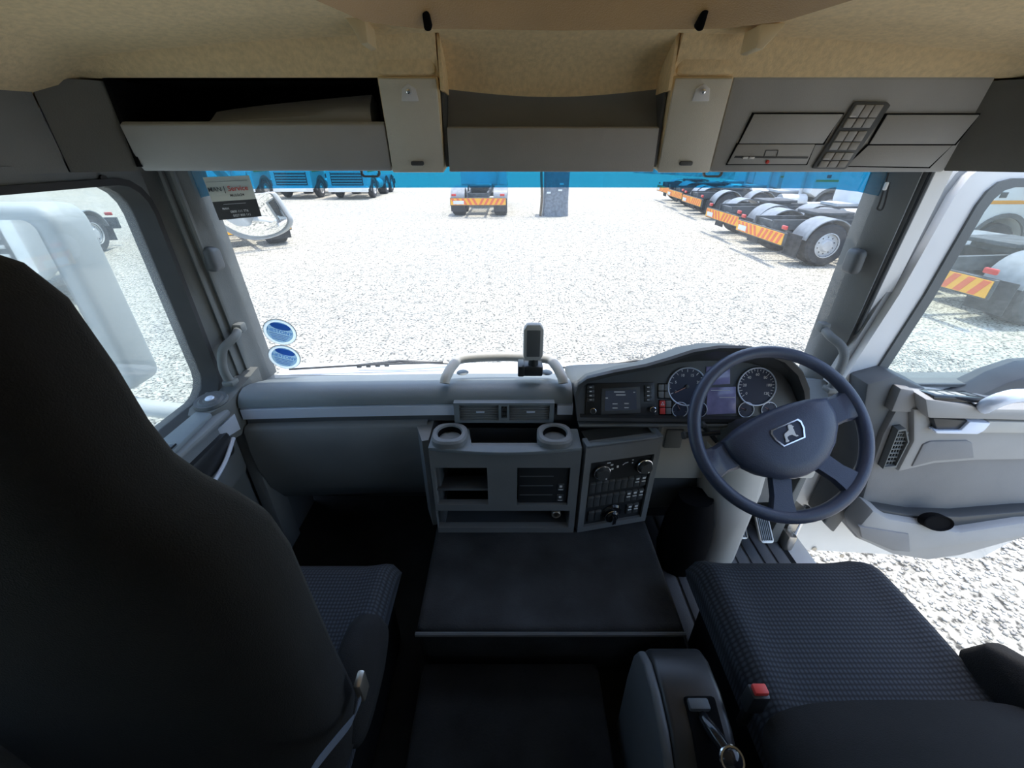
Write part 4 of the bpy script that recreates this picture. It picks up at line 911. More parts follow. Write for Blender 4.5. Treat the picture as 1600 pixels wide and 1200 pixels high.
# ================================================================ ENGINE TUNNEL, FLOOR BETWEEN THE SEATS
tu = thing('engine_tunnel', 'dark carpeted engine tunnel below the centre console', 'tunnel', (0.02, 0.8, 1.262))
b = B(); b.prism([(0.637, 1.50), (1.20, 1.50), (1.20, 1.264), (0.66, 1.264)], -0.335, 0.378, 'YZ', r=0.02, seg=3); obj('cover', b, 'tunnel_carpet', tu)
b = B(); b.tube([(-0.335, 0.634, 1.487), (0.378, 0.634, 1.487)], 0.006, 8); obj('edge_piping', b, 'dark_grey', tu)
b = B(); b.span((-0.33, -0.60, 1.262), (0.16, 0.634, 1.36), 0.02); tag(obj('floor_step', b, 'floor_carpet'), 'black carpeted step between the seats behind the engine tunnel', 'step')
b = B(); b.sheet(lambda u, v: Vector((0.384+0.075*u, 0.66+0.36*v, 1.47-0.19*u)), 8, 6, (0, 0, -0.01)); tag(obj('tunnel_skirt', b, 'mat_rubber', angle=60), 'ribbed rubber skirt sloping from the tunnel to the driver footwell', 'mat')

# ================================================================ SEATS
def ring_se(cx, cy, z, hw, hd, n=32, e=0.62, ty=0.0):
    return [Vector((cx+math.copysign(abs(math.cos(a))**e, math.cos(a))*hw, cy+math.copysign(abs(math.sin(a))**e, math.sin(a))*hd, z)) for a in [2*PI*j/n for j in range(n)]]
def cushion(b, x0, x1, y0, y1, z0, z1, bol=0.03):
    def f(u, v):
        x = x0+(x1-x0)*u; y = y0+(y1-y0)*v; q = abs(2*u-1)
        e = 1-max(0, (q-0.86)/0.14)**2*0.5; fr = 1-max(0, (v-0.85)/0.15)**2*0.55
        return Vector((x, y, z1+bol*max(0.0, (q-0.6)/0.4)**1.2*(1-((q-0.85)/0.15)**2*(q > 0.85)) - (1-e)*0.06 - (1-fr)*0.08 + 0.012*math.sin(PI*v)))
    n = 24
    top = [[f(i/n, j/n) for j in range(n+1)] for i in range(n+1)]
    V = [[b.bm.verts.new(p) for p in r_] for r_ in top]
    for i in range(n):
        for j in range(n): b.bm.faces.new((V[i][j], V[i+1][j], V[i+1][j+1], V[i][j+1]))
    loop = [V[i][0] for i in range(n+1)]+[V[n][j] for j in range(1, n+1)]+[V[i][n] for i in range(n-1, -1, -1)]+[V[0][j] for j in range(n-1, 0, -1)]
    lo = [b.bm.verts.new((cx2+(v.co.x-cx2)*0.96, v.co.y, z0)) for v in loop for cx2 in [(x0+x1)/2]]
    for k in range(len(loop)): b.bm.faces.new((loop[k], lo[k], lo[(k+1) % len(lo)], loop[(k+1) % len(loop)]))
    b.bm.faces.new(lo)
ps = thing('passenger_seat', 'tall black passenger seat with built-in headrest beside the closed door', 'seat', (-0.65, 0.55, 1.262))
sx = -0.65
b = B(); cushion(b, -0.895, -0.405, 0.33, 0.80, 1.48, 1.585, 0.02); obj('cushion', b, 'seat_fabric', ps, angle=60)
b = B()
for (z, hw, hd, cy) in ((1.56, 0.23, 0.05, 0.36), (1.60, 0.265, 0.085, 0.36), (1.70, 0.275, 0.095, 0.365), (1.85, 0.272, 0.09, 0.36), (2.0, 0.272, 0.088, 0.355), (2.12, 0.272, 0.086, 0.352), (2.18, 0.262, 0.084, 0.35), (2.215, 0.235, 0.08, 0.35), (2.245, 0.202, 0.076, 0.35), (2.28, 0.178, 0.073, 0.35), (2.33, 0.168, 0.071, 0.35), (2.40, 0.164, 0.069, 0.35), (2.475, 0.155, 0.064, 0.35), (2.51, 0.135, 0.056, 0.35), (2.53, 0.10, 0.040, 0.35), (2.537, 0.05, 0.02, 0.35)):
    pass
rgs = [ring_se(sx, cy, z, hw, hd) for (z, hw, hd, cy) in ((1.56, 0.23, 0.05, 0.36), (1.60, 0.265, 0.085, 0.36), (1.70, 0.275, 0.095, 0.365), (1.85, 0.272, 0.09, 0.36), (2.0, 0.272, 0.088, 0.355), (2.12, 0.272, 0.086, 0.352), (2.18, 0.262, 0.084, 0.35), (2.215, 0.235, 0.08, 0.35), (2.245, 0.202, 0.076, 0.35), (2.28, 0.178, 0.073, 0.35), (2.33, 0.168, 0.071, 0.35), (2.40, 0.164, 0.069, 0.35), (2.475, 0.155, 0.064, 0.35), (2.51, 0.135, 0.056, 0.35), (2.53, 0.10, 0.040, 0.35), (2.537, 0.05, 0.02, 0.35))]
b.loft(rgs); obj('backrest', b, 'seat_black', ps, angle=80)
b = B(); b.loft([ring_se(-0.405, 0.47, z, hw, hd) for z, hw, hd in ((1.55, 0.03, 0.10), (1.62, 0.045, 0.12), (1.68, 0.042, 0.10), (1.715, 0.02, 0.05))]); obj('side_bolster', b, 'seat_black', ps, angle=80)
b = B(); b.span((-0.88, 0.34, 1.262), (-0.42, 0.76, 1.49), 0.03); obj('base', b, 'deep_black', ps)
ds_ = thing('driver_seat', 'black driver seat with patterned cushion and backrest laid back', 'seat', (0.66, 0.5, 1.275))
b = B(); cushion(b, 0.415, 0.905, 0.30, 0.775, 1.52, 1.63, 0.02); obj('cushion', b, 'seat_fabric', ds_, angle=60)
b = B(); b.span((0.44, 0.30, 1.277), (0.88, 0.72, 1.53), 0.03); obj('base', b, 'deep_black', ds_)
b = B()
m = Matrix.Translation((0.66, 0.30, 1.66)) @ Matrix.Rotation(R(62), 4, 'X')
rgs = []
for (z, hw, hd) in ((-0.10, 0.22, 0.04), (-0.06, 0.27, 0.08), (0.05, 0.275, 0.085), (0.25, 0.272, 0.085), (0.45, 0.27, 0.08), (0.55, 0.24, 0.075), (0.60, 0.18, 0.07), (0.72, 0.16, 0.065), (0.80, 0.12, 0.05), (0.83, 0.05, 0.02)):
    rgs.append([m @ v for v in ring_se(0, 0, z, hw, hd)])
b.loft(rgs); obj('backrest', b, 'seat_black', ds_, angle=80)
b = B(); b.loft([ring_se(0.915, 0.38, z, hw, hd) for z, hw, hd in ((1.58, 0.03, 0.11), (1.65, 0.04, 0.13), (1.71, 0.038, 0.11), (1.74, 0.02, 0.06))]); obj('side_bolster', b, 'seat_black', ds_, angle=80)
bk = thing('belt_buckle', 'red-buttoned seat belt buckle beside the driver cushion', 'buckle', (0.425, 0.47, 1.52))
c = at(1185, 1068, X=0.388)
b = B(); b.box((c.x-0.002, c.y-0.01, c.z-0.035), (0.035, 0.028, 0.06), 0.006); obj('housing', b, 'black_plastic', bk)
b = B(); b.box((c.x-0.002, c.y-0.01, c.z-0.001), (0.026, 0.018, 0.012), 0.003); obj('release_button', b, 'red_plastic', bk)
b = B(); b.box((c.x-0.002, c.y-0.01, c.z-0.095), (0.02, 0.012, 0.07), 0.002); obj('stalk', b, 'black_plastic', bk)
bl = thing('seat_belt', 'pale edged seat belt strap hanging beside the passenger seat', 'seat belt', (-0.36, 0.38, 1.6))
pth = smooth_path([at(562, 1085, X=-0.352), at(552, 1120, X=-0.354), at(520, 1160, X=-0.356), at(488, 1200, X=-0.358), at(470, 1230, X=-0.36)], 4)
b = B(); b.loft([[p+Vector((0.001, -0.014, 0.006)), p+Vector((0.003, -0.014, 0.006)), p+Vector((0.003, 0.014, -0.006)), p+Vector((0.001, 0.014, -0.006))] for p in pth]); obj('strap', b, 'belt_web', bl)
p = at(565, 1072, X=-0.352); b = B(); b.box(p, (0.014, 0.03, 0.055), 0.005); obj('tongue', b, 'steel', bl)
# park brake console beside the driver seat
bc = thing('brake_console', 'arched grey console with a park brake lever beside the driver seat', 'console', (0.265, 0.36, 1.262))
ap = [(0.525, 1.262), (0.535, 1.50), (0.53, 1.60), (0.515, 1.645), (0.48, 1.665), (0.42, 1.668), (0.36, 1.655), (0.31, 1.625), (0.27, 1.575), (0.24, 1.50), (0.22, 1.262)]
b = B(); b.prism(ap, 0.215, 0.335, 'YZ', r=0.012, seg=3); obj('body', b, 'black_plastic', bc, angle=50)
b = B(); b.prism([(y*0.98+0.0065, z-0.004) for y, z in ap], 0.196, 0.216, 'YZ', r=0.008, seg=3); obj('side_panel', b, 'dark_grey', bc, angle=50)
b = B(); c = at(1080, 1118, Z=1.655); b.box((0.285, 0.36, 1.648), (0.060, 0.11, 0.024), 0.006, rot=(R(18), 0, 0)); rc = obj('lever_recess', b, 'deep_black', bc)
b = B(); b.box((0.278, 0.395, 1.672), (0.04, 0.02, 0.014), 0.004); obj('catch', b, 'dark_grey', bc)
b = B(); b.tube(smooth_path([(0.28, 0.39, 1.655), (0.287, 0.355, 1.672), (0.296, 0.325, 1.678)], 4), 0.012, 10); b.lathe([(0, 0.012), (0.014, 0.008), (0.02, 0.0), (0.014, -0.01), (0, -0.012)], 16, Matrix.Translation((0.302, 0.31, 1.676)) @ Matrix.Rotation(R(30), 4, 'X')); lv = obj('lever', b, 'gloss_black', bc)
b = B(); b.torus(0.019, 0.003, 20, 6, Matrix.Translation((0.302, 0.31, 1.678)) @ Matrix.Rotation(R(30), 4, 'X')); obj('lever_ring', b, 'chrome', lv)

# ================================================================ PILLAR FITTINGS
for s, pts, lab in ((-1, [(372, 516, 1.195), (366, 527, 1.16), (349, 545, 1.125), (347, 565, 1.11), (351, 582, 1.10), (360, 597, 1.10)], 'grey grab handle on the pillar beside the passenger window'), (1, [(1288, 515, 1.215), (1298, 526, 1.18), (1314, 540, 1.15), (1319, 556, 1.13), (1312, 578, 1.12), (1298, 608, 1.11)], 'grey grab handle on the pillar beside the open door')):
    t = thing('grab_handle', lab, 'handle', at(pts[-1][0], pts[-1][1], Y=pts[-1][2]), group='grab handles on the windscreen pillars')
    P_ = smooth_path([at(x, y, Y=yy) for x, y, yy in pts], 5)
    b = B(); b.tube(P_, 0.0125, 12); obj('bar', b, 'pillar_grey', t, angle=80)
    b = B(); b.box(P_[0]+Vector((0, 0.01, 0.005)), (0.03, 0.03, 0.03), 0.006); o = obj('mount', b, 'pillar_grey', t)
    b = B(); b.box(P_[-1], (0.034, 0.034, 0.016), 0.005); obj('mount', b, 'pillar_grey', t)
for pxx, lab in (((333, 404), 'small grey knob on the pillar beside the passenger window'), ((1334, 408), 'small grey knob on the pillar beside the open door')):
    c = at(pxx[0], pxx[1], Y=1.185)
    b = B(); b.box(c, (0.034, 0.05, 0.068), 0.014, 3); tag(obj('pillar_knob', b, 'dark_grey'), lab, 'knob', 'pillar knobs')
b = B(); b.tube(smooth_path([at(1388, 270, Y=1.13), at(1383, 290, Y=1.13), at(1374, 318, Y=1.13), at(1371, 326, Y=1.13), at(1377, 328, Y=1.13), at(1382, 318, Y=1.13), at(1390, 285, Y=1.13)], 4), 0.0022, 6)
tag(obj('cord_loop', b, 'rubber'), 'thin black cord looped on the pillar beside the open door', 'cord')
b = B(); b.box(at(1384, 291, Y=1.125), (0.008, 0.006, 0.018), 0.002); tag(obj('cord_tag', b, 'print_white'), 'small white tag on the cord at the pillar', 'tag')

# ================================================================ WINDSCREEN STICKERS
def wpt(x, y, off=0.008):
    d = FW + RT*((x-800)/FPX) + UP*((600-y)/FPX); t = 1.3
    for _ in range(12):
        p = CAM+d*t; t *= (ws(p.x, p.z, off).y)/p.y
    return CAM+d*t
def affine(o, ex, ey):
    n = Vector(ex).cross(Vector(ey)).normalized(); m = Matrix((Vector(ex), Vector(ey), n)).transposed().to_4x4(); m.translation = Vector(o); return m
sv = thing('service_sticker', 'cream and black printed service sticker in the upper windscreen corner', 'sticker', wpt(343, 344))
TL, TR, BR, BL = (wpt(*q) for q in ((317, 277), (389, 274), (409, 338), (343, 344)))
def bil(u, v): return BL.lerp(BR, u).lerp(TL.lerp(TR, u), v)
nn = Vector((0, -1, 0.05))
b = B(); b.sheet(lambda u, v: bil(u, 0.44+0.56*v)+nn*0.001, 6, 6, (0, 0.0012, 0)); obj('card', b, 'paper_cream', sv)
b = B(); b.sheet(lambda u, v: bil(u, 0.44*v)+nn*0.001, 6, 6, (0, 0.0012, 0)); obj('dark_field', b, 'paper_dark', sv)
AF = lambda v: affine(bil(0.5, v)+nn*0.004, bil(1, v)-bil(0, v), bil(0.5, 1)-bil(0.5, 0))
Wd = (bil(1, .7)-bil(0, .7)).length; Hd = (bil(.5, 1)-bil(.5, 0)).length; asp = Wd/Hd
def stx(s, u, v, size, mat, name, align='CENTER'):
    b = B(); text(b, s, 1.0, AF(v) @ Matrix.Translation((u-0.5, 0, 0)) @ Matrix.Diagonal((size, size*asp, 1, 1)), align); obj(name, b, mat, sv, norm=False, smooth=False)
stx('MAN', 0.175, 0.715, 0.135, 'print_black', 'lettering'); stx('|', 0.385, 0.715, 0.17, 'print_black', 'lettering'); stx('Service', 0.685, 0.715, 0.155, 'print_red', 'lettering'); stx('Mobile24', 0.62, 0.56, 0.085, 'print_black', 'lettering')
stx('____________', 0.5, 0.40, 0.085, 'print_white', 'lettering'); stx('MAN', 0.26, 0.26, 0.07, 'print_white', 'lettering')
stx('0800 111 776', 0.55, 0.175, 0.075, 'print_white', 'lettering'); stx('0027 800 111', 0.58, 0.075, 0.075, 'print_white', 'lettering')
b = B(); b.sheet(lambda u, v: bil(0.04+0.9*u, 0.885+0.008*v)+nn*0.0035, 4, 1, (0, 0.0005, 0)); obj('fold_line', b, 'pillar_grey', sv)
for (q, rx, lab) in (((437.5, 519), 0.0, 'round blue and white windscreen sticker, the upper of two'), ((444.5, 558), 0.0, 'round blue and white windscreen sticker, the lower of two')):
    c = wpt(q[0], q[1]); ex = (wpt(q[0]+10, q[1]+2.5)-wpt(q[0]-10, q[1]-2.5)).normalized(); ey = (wpt(q[0]-1, q[1]-10)-wpt(q[0]+1, q[1]+10)).normalized()
    m = frame(c, ex, ey); rr = 0.050
    t = thing('round_sticker', lab, 'sticker', c, group='round stickers low on the windscreen')
    b = B(); b.lathe([(0, 0.001), (rr, 0.001), (rr, 0)], 36, m); obj('disc', b, 'sticker_rim', t)
    b = B(); b.torus(rr, 0.0011, 36, 5, m); obj('outline', b, 'pillar_grey', t)
    b = B(); b.lathe([(0, 0.0018), (rr*0.80, 0.0018), (rr*0.80, 0.001)], 36, m); f_ = obj('field', b, 'sticker_pale', t)
    b = B(); b.prism([(rr*0.62*math.cos(a), rr*0.48+rr*0.25*math.sin(a)) for a in [2*PI*j/24 for j in range(24)]], 0.0018, 0.0026, 'XY', mat=m); obj('crest', b, 'sticker_blue', f_)
    b = B(); text(b, 'HESTONY', rr*0.34, m @ Matrix.Translation((0, rr*0.06, 0.0028))); obj('lettering', b, 'sticker_blue', f_, norm=False, smooth=False)
    b = B()
    for k in range(4): b.add(_cube((rr*(1.2-0.12*k), rr*0.04, 0.0005)), m @ Matrix.Translation((0, -rr*(0.18+0.13*k), 0.0024)))
    obj('small_print', b, 'sticker_blue', f_)
# sun visor clips under the shelf
for xq in (578, 1115):
    c = at(xq, 268, Y=1.06); b = B(); ring(b, rrect(c.x-0.022, c.x+0.022, c.z-0.012, c.z+0.02, 0.008), rrect(c.x-0.018, c.x+0.018, c.z-0.008, c.z+0.02, 0.005), 1.06, 1.066, 'XZ')
    tag(obj('visor_clip', b, 'pillar_grey'), 'small grey clip under the overhead shelf %s' % ('near the open shelf' if xq < 800 else 'near the roof switches'), 'clip', 'clips under the overhead shelf')

# ================================================================ OUTSIDE THE CAB
def out_mirror():
    t = thing('wing_mirror', 'tall pale wing mirror outside the passenger window', 'mirror', (-1.3, 1.2, 1.85))
    b = B(); b.prism(rrect(-1.64, -1.30, 1.91, 2.475, 0.05), 1.175, 1.29, 'XZ', r=0.02, seg=3); obj('housing', b, 'mirror_shell', t)
    b = B(); b.prism(rrect(-1.60, -1.35, 2.10, 2.44, 0.03), 1.171, 1.178, 'XZ'); obj('glass', b, 'mirror_glass', t)
    b = B(); b.prism(rrect(-1.60, -1.35, 1.935, 2.08, 0.03), 1.171, 1.178, 'XZ'); obj('glass', b, 'mirror_glass', t)
    b = B(); b.tube(smooth_path([(-1.05, 1.25, 1.80), (-1.18, 1.18, 1.83), (-1.35, 1.17, 1.87), (-1.45, 1.2, 1.93)], 5), 0.028, 10); obj('arm', b, 'fender_pale', t)
out_mirror()
km = thing('front_mirror', 'rounded kerb mirror hanging outside the windscreen corner', 'mirror', (-1.05, 1.65, 2.3))
YM = 1.55
mo = [(300, 330), (330, 352), (352, 368), (380, 378), (412, 376), (440, 364), (452, 348), (448, 334), (436, 306), (428, 299), (400, 302), (360, 296), (310, 292)]
mo = [(p.x, p.y) for p in smooth_path([(x, y, 0) for x, y in mo+mo[:1]], 3)][:-1]; mpnt = px(mo, YM); cxm2 = sum(p[0] for p in mpnt)/len(mpnt); czm2 = sum(p[1] for p in mpnt)/len(mpnt)
b = B(); b.loft([[Vector((cxm2+(x-cxm2)*s, y-(z-czm2)*s*0.42, czm2+(z-czm2)*s)) for x, z in mpnt] for s, y in ((0.93, YM+0.004), (0.97, YM), (1.0, YM+0.006), (1.0, YM+0.02), (0.85, YM+0.06), (0.4, YM+0.085))]); obj('housing', b, 'mirror_shell', km, angle=60)
b = B(); b.loft([[Vector((cxm2+(x-cxm2)*s, y-(z-czm2)*s*0.42, czm2+(z-czm2)*s+0.003)) for x, z in mpnt] for s, y in ((0.92, YM+0.003), (0.915, YM-0.0005), (0.6, YM-0.0025), (0.2, YM-0.0035))]); obj('glass', b, 'mirror_glass', km, angle=80)
b = B(); b.tube([(-1.0, 1.30, 2.60), (-1.05, 1.5, 2.58), (-1.03, YM+0.05, 2.47)], 0.016, 8); obj('arm', b, 'mirror_shell', km)
# wipers along the foot of the windscreen
for (pa, pb, pm, lab) in (((452, 577), (692, 566), (560, 574), 'black windscreen wiper lying toward the passenger side'), ((872, 575), (1035, 566), (950, 572), 'black windscreen wiper lying toward the driver side')):
    a = at(pa[0], pa[1], Y=1.42); c = at(pb[0], pb[1], Y=1.46); t = thing('wiper', lab, 'wiper', c, group='windscreen wipers')
    b = B(); b.tube([a, a.lerp(c, 0.5)+Vector((0, 0, 0.004)), c], 0.0045, 6); obj('blade', b, 'rubber', t)
    d = at(pm[0], pm[1]-3, Y=1.46)
    b = B(); b.tube([d, d.lerp(c, 0.5)+Vector((0, 0, 0.012)), c+Vector((0.02, 0.03, -0.02))], 0.006, 6); obj('arm', b, 'black_plastic', t)
    for k in range(4):
        q = a.lerp(c, 0.45+0.06*k); b = B(); b.box(q, (0.018, 0.008, 0.014), 0.002); obj('joint', b, 'rubber', t)
b = B(); b.span((-1.0, 1.402, 1.78), (1.0, 1.54, 1.845), 0.02); tag(obj('scuttle_panel', b, 'white_paint'), 'white scuttle panel below the windscreen outside', 'panel')

# ---------------------------------------------------------------- parked tractor units
def make_truck():
    t = bpy.data.objects.new('tractor_unit', None); COL.objects.link(t); ORG[t] = Vector()
    b = B()
    for s in (-1, 1): b.span((s*0.42-0.04, 0.0, 0.78), (s*0.42+0.04, 6.0, 1.02))
    for y in (0.05, 1.7, 3.0, 4.4): b.span((-0.42, y, 0.82), (0.42, y+0.1, 0.98))
    for y in (1.05, 2.4, 5.2): b.tube([(-1.0, y, 0.52), (1.0, y, 0.52)], 0.09, 10)
    obj('chassis_frame', b, 'chassis', t)
    def wheel(x, y, wd):
        s = 1 if x > 0 else -1; m = Matrix.Translation((x, y, 0.52)) @ Matrix.Rotation(R(90*s), 4, 'Y')
        b = B(); b.lathe([(0.30, -wd/2), (0.46, -wd/2), (0.51, -wd/2+0.05), (0.52, 0), (0.51, wd/2-0.05), (0.46, wd/2), (0.30, wd/2), (0.27, wd/2-0.04)], 28, m); o = obj('wheel', b, 'tyre', t)
        b = B(); b.lathe([(0.30, wd/2), (0.285, wd/2+0.005), (0.27, wd/2-0.08), (0.16, wd/2-0.05), (0.12, wd/2+0.02), (0.0, wd/2+0.03)], 24, m); rm = obj('rim', b, 'rim_steel', o)
        b = B()
        for k in range(10): b.lathe([(0, 0.012), (0.016, 0.01), (0.016, 0)], 6, m @ Matrix.Translation((0.20*math.cos(k*PI/5), 0.20*math.sin(k*PI/5), wd/2-0.06)))
        o2 = obj('wheel_nut', b, 'chassis', rm); o2['kind'] = 'stuff'
    for y in (1.05, 2.4):
        for s in (-1, 1): wheel(s*0.95, y, 0.58)
    for s in (-1, 1): wheel(s*1.03, 5.2, 0.34)
    for s in (-1, 1):
        for y in (1.05, 2.4):
            b = B(); b.loft([[Vector((s*0.95+x, y+r_*math.cos(a), 0.52+r_*math.sin(a))) for x, r_ in ((-0.31, 0.60), (0.31, 0.60), (0.31, 0.625), (-0.31, 0.625))] for a in [R(12+156*k/14) for k in range(15)]])
            obj('mudguard', b, 'mudguard_grey', t)
        b = B(); b.span((s*0.95-0.30, 0.34, 0.22), (s*0.95+0.30, 0.36, 0.75)); obj('mudflap', b, 'tyre', t)
    b = B(); b.prism([(-0.45, 1.1), (0.45, 1.1), (0.48, 1.6), (0.40, 2.1), (-0.40, 2.1), (-0.48, 1.6)], 1.12, 1.20, 'XY', r=0.02); b.span((-0.4, 1.3, 1.0), (0.4, 1.9, 1.14)); obj('fifth_wheel', b, 'chassis', t)
    b = B(); b.span((-1.22, -0.08, 0.50), (1.22, -0.01, 0.82), 0.01); rb = obj('rear_bumper', b, 'chassis', t)
    b = B(); b.span((-1.20, -0.095, 0.53), (1.20, -0.078, 0.80)); obj('board', b, 'chev_yellow', rb)
    for k in range(10):
        s = -1 if k < 5 else 1; i = k % 5
        x0 = s*(0.02+0.225*i)
        b = B(); b.prism([(x0, 0.54), (x0+s*0.112, 0.54), (x0+s*0.26, 0.79), (x0+s*0.148, 0.79)], -0.101, -0.094, 'XZ'); obj('stripe', b, 'chev_red', rb)
    b = B(); b.span((-1.08, -0.106, 0.56), (-0.62, -0.10, 0.70), 0.004); obj('number_plate', b, 'plate_white', rb)
    for s in (-1, 1): b = B(); b.span((s*1.05-0.10, -0.06, 0.88), (s*1.05+0.10, 0.0, 0.97), 0.02); obj('tail_lamp', b, 'lamp_red', t)
    for s in (-1, 1): b = B(); b.tube([(s*0.95, 3.25, 0.72), (s*0.95, 4.25, 0.72)], 0.30, 20); obj('fuel_tank', b, 'rim_steel', t)
    b = B(); b.span((-0.42, 3.4, 1.02), (0.42, 4.3, 1.10)); obj('catwalk', b, 'fender_pale', t)
    # cab: side outline with the wheel arch cut out
    side = [(4.30, 1.05)] + [(5.2+0.68*math.cos(a), 0.52+0.68*math.sin(a)) for a in [R(150-120*k/10) for k in range(11)]] + [(6.35, 0.55), (6.50, 0.60), (6.50, 1.60), (6.35, 2.55), (6.20, 2.95), (5.6, 3.45), (4.5, 3.5), (4.30, 3.3)]
    b = B(); b.prism(side, -1.2, 1.2, 'YZ', r=0.05); cb = obj('cab', b, 'cab_white', t)
    b = B(); b.prism([(-1.05, 1.65), (1.05, 1.65), (1.02, 2.45), (-1.02, 2.45)], 6.50, 6.505, 'XZ', mat=Matrix.Translation((0, 0, 0)) @ Matrix.Shear('XZ', 4, (0, 0)) ); 
    b = B(); b.loft([[Vector((x*1.06, 6.505-0.14*max(0, (z-1.62))/0.9+dy, z)) for x, z in ((-1.0, 1.66), (1.0, 1.66), (0.97, 2.46), (-0.97, 2.46))] for dy in (-0.02, 0.012)]); obj('windscreen', b, 'cab_glass', cb)
    b = B(); b.span((-0.95, 6.49, 0.78), (0.95, 6.53, 1.50), 0.02); gl = obj('grille', b, 'chassis', cb)
    b = B(); b.span((-0.90, 6.53, 0.84), (0.90, 6.545, 0.90), 0.005); o = obj('bar', b, 'rim_steel', gl); rep(o, [(0, 0, 0.15*k) for k in range(1, 5)])
    b = B(); b.span((-1.2, 6.48, 0.42), (1.2, 6.60, 0.74), 0.04); obj('front_bumper', b, 'cab_white', t)
    for s in (-1, 1):
        b = B(); b.span((s*1.205-0.006, 5.0, 1.85), (s*1.205+0.006, 6.0, 2.45), 0.004); obj('side_window', b, 'cab_glass', cb)
        b = B(); b.span((s*1.205-0.006, 4.36, 1.48), (s*1.205+0.006, 6.2, 1.56), 0.003); obj('stripe', b, 'orange_stripe', cb)
        b = B(); b.span((s*1.207-0.006, 4.75, 1.62), (s*1.207+0.006, 4.92, 1.74), 0.003); obj('door_handle', b, 'chassis', cb)
        b = B(); b.loft([[Vector((s*1.19+x, 5.2+r_*math.cos(a), 0.52+r_*math.sin(a))) for x, r_ in ((-0.02, 0.66), (0.03, 0.66), (0.03, 0.76), (-0.02, 0.76))] for a in [R(-5+190*k/16) for k in range(17)]]); obj('wheel_arch', b, 'fender', cb)
        b = B(); b.span((s*1.42-0.10, 6.15, 1.75), (s*1.42+0.10, 6.27, 2.45), 0.03); b.tube([(s*1.2, 6.2, 2.3), (s*1.4, 6.2, 2.3)], 0.025, 8); obj('mirror', b, 'chassis', cb)
        b = B(); b.span((s*0.98-0.16, 6.60, 0.50), (s*0.98+0.16, 6.615, 0.66), 0.01); obj('headlamp', b, 'plate_white', t)
    b = B(); b.tube([(0.75, 4.15, 0.9), (0.75, 4.15, 3.0)], 0.07, 12); obj('exhaust_stack', b, 'rim_steel', t)
    return t
proto = make_truck()
spots = [
    ((-1.55, 19.7), 0, 'white tractor unit seen from behind straight ahead across the yard'),
    ((6.75, 12.0), -90, 'tractor unit with orange chevrons, nearest in the right-hand row through the windscreen'),
    ((7.05, 15.0), -90, 'tractor unit with orange chevrons, second in the right-hand row through the windscreen'),
    ((8.0, 20.2), -92, 'tractor unit with big bare wheel, third in the right-hand row through the windscreen'),
    ((8.3, 23.3), -92, 'tractor unit far along the right-hand row, fourth through the windscreen'),
    ((8.7, 26.4), -92, 'tractor unit far along the right-hand row, fifth through the windscreen'),
    ((7.45, 7.7), -83, 'tractor unit with slanted chevron board seen through the open door window'),
    ((-7.75, 12.6), 40, 'tractor unit partly hidden behind the kerb mirror'),
    ((-13.4, 13.4), 188, 'tractor unit with two rear wheels showing through the passenger window'),
    ((-9.9, 34.0), 180, 'white tractor unit facing the camera far off, nearest the yard centre'),
    ((-13.3, 34.2), 180, 'white tractor unit facing the camera far off, second from the yard centre'),
    ((-6.2, -11.0), 0, 'tractor unit behind the cab, mirrored in the wing mirror nearest its edge'),
    ((-9.6, -11.5), 0, 'tractor unit behind the cab, mirrored farther inside the wing mirror'),
    ((-16.7, 34.0), 180, 'white tractor unit facing the camera far off, third from the yard centre'),
]
for i, ((x, y), a, lab) in enumerate(spots):
    o = proto if i == 0 else copy_tree(proto)
    o.location = (x, y, 0); o.rotation_euler = (0, 0, R(a))
    tag(o, lab, 'truck', 'tractor units parked in the gravel yard')
# covered load and pole beyond
cl = thing('covered_load', 'tall narrow grey covered load standing in the yard beside a pole', 'load', (1.9, 20.6, 0))
b = B(); b.loft([ring_se(1.9, 20.6, z, hw, hd, 36, 0.35) for z, hw, hd in ((0.0, 0.58, 0.55), (0.5, 0.55, 0.52), (1.4, 0.54, 0.52), (2.2, 0.56, 0.53), (2.35, 0.5, 0.45))]); obj('tarpaulin', b, 'tarp_grey', cl, angle=60)
b = B(); b.span((1.45, 20.04, 0.95), (1.62, 20.07, 1.02)); o = obj('label_patch', b, 'print_white', cl); rep(o, [(0.5, 0, 0.1), (0.55, 0, 0.35)])
b = B(); b.tube(smooth_path([(1.2, 20.2, -0.05), (1.25, 20.2, 0.8), (1.19, 20.2, 1.8), (1.24, 20.2, 2.6), (1.22, 20.2, 4.2)], 4), 0.055, 8); tag(obj('wooden_pole', b, 'pole_wood'), 'thin brown pole standing beside the covered load', 'pole')
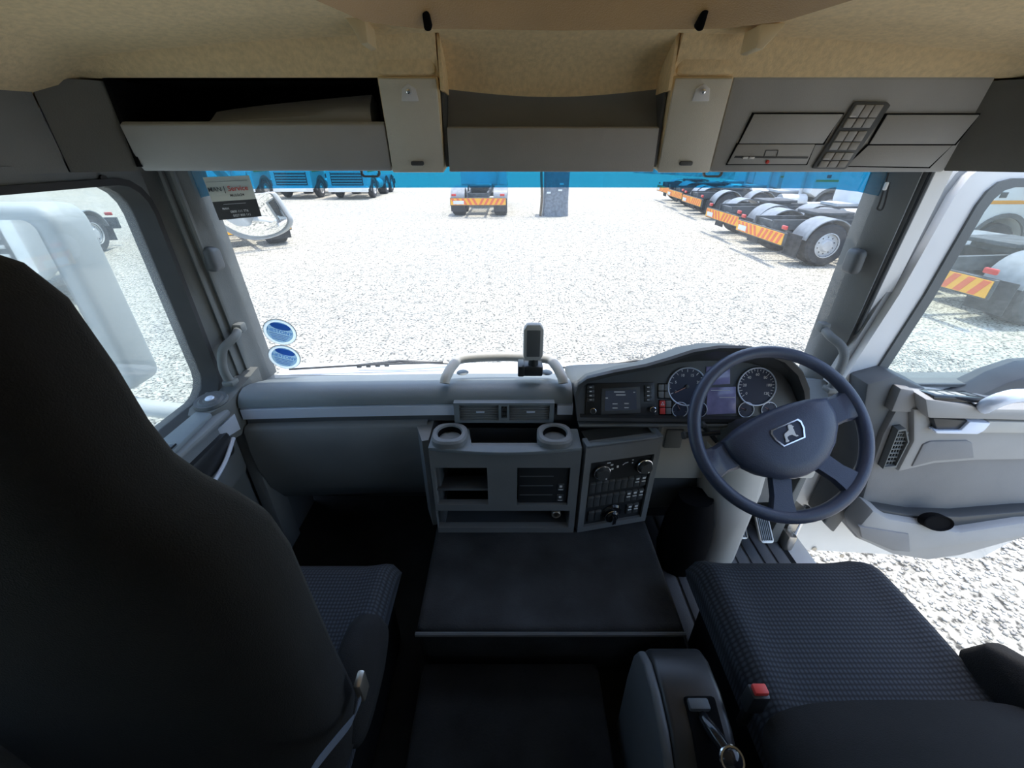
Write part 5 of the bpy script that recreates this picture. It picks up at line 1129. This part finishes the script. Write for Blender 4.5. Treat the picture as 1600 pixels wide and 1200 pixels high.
# rocky bank behind the right-hand row
import mathutils.noise as mn
def bank(u, v):
    x = 16+22*u; y = 62-52*u + 3*math.sin(u*9); h = 5.5*math.sin(PI*min(1, v*1.0)*0.5)
    q = mn.noise(Vector((u*18, v*6, 3.1)))*0.8 + mn.noise(Vector((u*50, v*16, 1.0)))*0.35
    return Vector((x+4*v+q*v, y+3*v+q*v, h+q*v-0.05))
b = B(); b.sheet(bank, 70, 16); tag(obj('rock_bank', b, 'rock', angle=25), 'grey rocky bank behind the right-hand row of trucks', None, kind='structure')
# loose stones on the gravel: nobody could count them
import numpy as np
rng = np.random.default_rng(3); N = 42000
oct_v = np.array([(1, 0, 0), (0, 1, 0), (-1, 0, 0), (0, -1, 0), (0, 0, 1), (0, 0, -0.6)], float)
oct_f = np.array([(0, 1, 4), (1, 2, 4), (2, 3, 4), (3, 0, 4), (1, 0, 5), (2, 1, 5), (3, 2, 5), (0, 3, 5)])
ang = rng.uniform(0, 2*np.pi, N); cx = np.empty(N); cy = np.empty(N)
n1 = 20000; cx[:n1] = rng.uniform(-6.2, 6.2, n1); cy[:n1] = np.minimum(2.2+rng.exponential(4.5, n1), 19.0-rng.uniform(0, 4, n1))
cx[n1:] = rng.uniform(1.2, 6.3, N-n1); cy[n1:] = rng.uniform(-0.5, 6, N-n1)
siz = rng.uniform(0.006, 0.019, N)
V = oct_v[None]*siz[:, None, None]*rng.uniform(0.6, 1.3, (N, 6, 1))
c_, s_ = np.cos(ang)[:, None], np.sin(ang)[:, None]
X = V[..., 0]*c_-V[..., 1]*s_+cx[:, None]; Y = V[..., 0]*s_+V[..., 1]*c_+cy[:, None]; Z = V[..., 2]*0.8+siz[:, None]*0.25
me = bpy.data.meshes.new('gravel_stones'); me.vertices.add(N*6); me.vertices.foreach_set('co', np.stack([X, Y, Z], -1).reshape(-1).astype(np.float32))
me.loops.add(N*24); me.polygons.add(N*8)
me.loops.foreach_set('vertex_index', (oct_f[None]+(np.arange(N)*6)[:, None, None]).reshape(-1).astype(np.int32))
me.polygons.foreach_set('loop_start', (np.arange(N*8)*3).astype(np.int32))
me.update(calc_edges=True); me.validate(); me.materials.append(MATS['stone'])
gs = bpy.data.objects.new('gravel_stones', me); COL.objects.link(gs); tag(gs, 'loose pale stones scattered over the gravel yard', 'gravel', kind='stuff')
